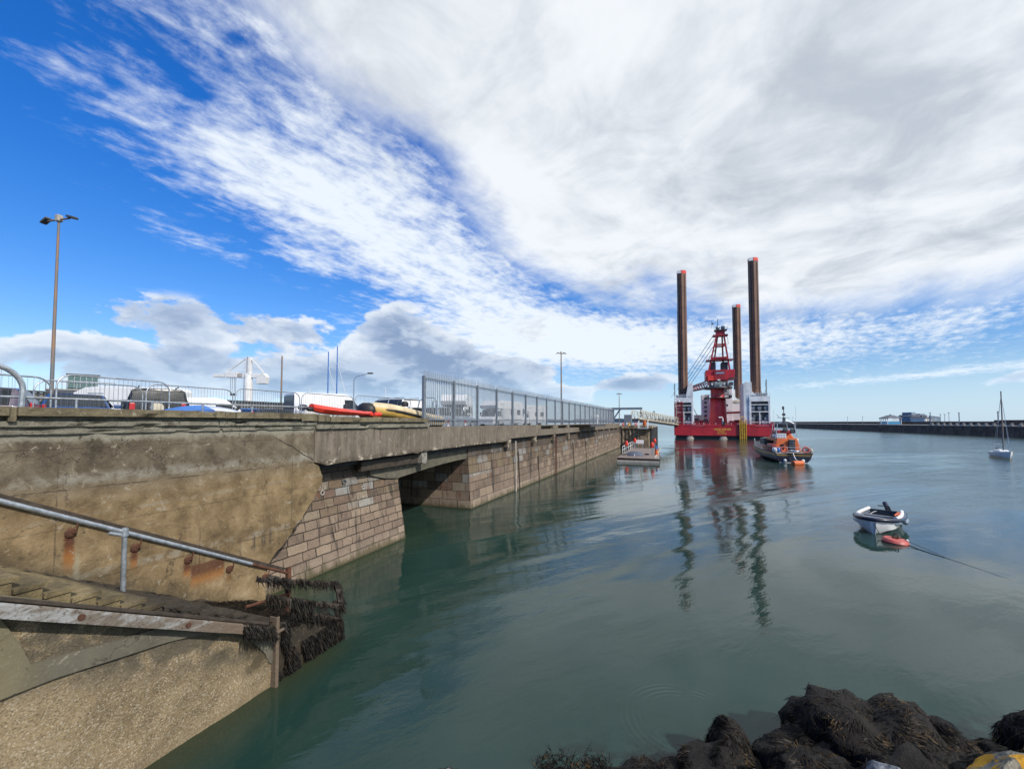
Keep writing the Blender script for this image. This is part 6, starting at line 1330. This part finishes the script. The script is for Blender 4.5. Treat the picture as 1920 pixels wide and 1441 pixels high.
rock('rock', 'low seaweed rock in the foreground under the upright rock', (2.65, 5.55, -.02), (.62, .5, .50), M['wetrock'], 6, 3800, group=G)
rock('rock', 'low seaweed rock at the left end of the shore, awash', (1.98, 5.74, -.08), (.56, .38, .28), M['wetrock'], 7, 3000, group=G)
rock('rock', 'small seaweed rock left of the others at the bottom edge', (1.38, 5.80, -.14), (.36, .25, .21), M['wetrock'], 8, 1800, group=G)
rock('rock', 'seaweed rock in front of the largest mound near the bottom edge', (3.6, 4.9, .15), (.72, .6, .72), M['wetrock'], 13, 5000, group=G)
rock('rock', 'brown weedy rock near the blue-grey stone at the bottom', (4.5, 4.75, .35), (.75, .55, .62), M['wetrock'], 14, 5000, group=G)
rock('rock', 'weedy rock just left of the orange lichen rock', (5.35, 4.95, .35), (.55, .5, .5), M['wetrock'], 15, 3000, group=G)
rock('rock', 'small weedy rock between the mound and the far right rock', (6.15, 5.6, .1), (.42, .4, .45), M['wetrock'], 16, 2200, group=G)
rock('rock', 'dark seaweed rock cut by the right edge of the photo', (7.0, 5.55, .35), (.62, .5, .72), M['wetrock'], 17, 4200, group=G)
rock('rock', 'low weedy rock below the far right rock', (6.45, 5.05, .25), (.5, .45, .55), M['wetrock'], 18, 2600, group=G)
rock('bare_rock', 'rock splashed with bright orange lichen at bottom right', (4.95, 4.35, .95), (.50, .36, .42), M['lichen'], 21, 0, .18, flat=5)
rock('bare_rock', 'pale blue-grey angular stone near the bottom edge', (3.74, 4.30, 1.06), (.30, .22, .32), M['slate'], 22, 0, .2, flat=7)
rock('bare_rock', 'grey stone right of the orange lichen rock', (5.62, 4.55, .85), (.40, .32, .34), M['slate'], 23, 0, .2, flat=6)
rock('bare_rock', 'pointed pale shard of stone below the upright weedy rock', (2.66, 4.92, .46), (.15, .14, .42), M['slate'], 24, 0, .2, sub=3, flat=5)
rock('bare_rock', 'pale barnacled stone on the left foot of the upright rock', (2.66, 5.86, .10), (.15, .14, .26), M['barn'], 25, 0, .25, sub=3)
rock('bare_rock', 'small cream stone awash at the bottom centre', (-.86, 5.83, .02), (.09, .08, .09), M['barn'], 26, 300, .2, sub=3)
rock('bare_rock', 'tiny grey stone at the right edge above the lichen rock', (6.3, 4.75, .75), (.25, .2, .25), M['slate'], 28, 0, .2, sub=3, flat=4)
sl_ = MB(); n_ = 26
for i in range(n_):
    for j in range(14):
        def pt(i, j): x_ = 1.6+i*.42; y_ = 5.9-j*.42; return (x_, y_, -.45+(5.9-y_)*.62+.12*noise.noise((x_*1.5, y_*1.5, 1))-(.5 if i == 0 else 0))
        sl_.quad(pt(i, j), pt(i, j+1), pt(i+1, j+1), pt(i+1, j))
tag(sl_.build('shore', M['wetrock'], fix=False), 'dark shingle slope under the rocks', kind='structure')
wp = []
for k in range(14000):
    x_ = wr.uniform(1.9, 8); y_ = wr.uniform(3.6, 5.7); z_ = -.45+(5.9-y_)*.62+.12*noise.noise((x_*1.5, y_*1.5, 1)); wp.append(((x_, y_, z_+.02), (0, .3, 1)))
tag(strands(MB(), wp, (.06, .16), .006, 31, spread=.9).build('seaweed', M['weed'], fix=False), 'dark seaweed carpet between the rocks', 'seaweed', kind='stuff')
wp = []
for k in range(700):
    a = wr.random(); x_ = .35+a*1.0+wr.gauss(0, .04); x_ = wr.choice([.45, .62, .8, 1.05, 1.2])+wr.gauss(0, .06); y_ = 5.98+wr.gauss(0, .13); wp.append(((x_, y_, .0), (wr.uniform(-.4, .4), .2, 1)))
tag(strands(MB(), wp, (.05, .14), .006, 33, hang=False).build('seaweed', M['weed'], fix=False), 'wispy seaweed tips breaking the surface at the bottom centre', 'seaweed', kind='stuff')
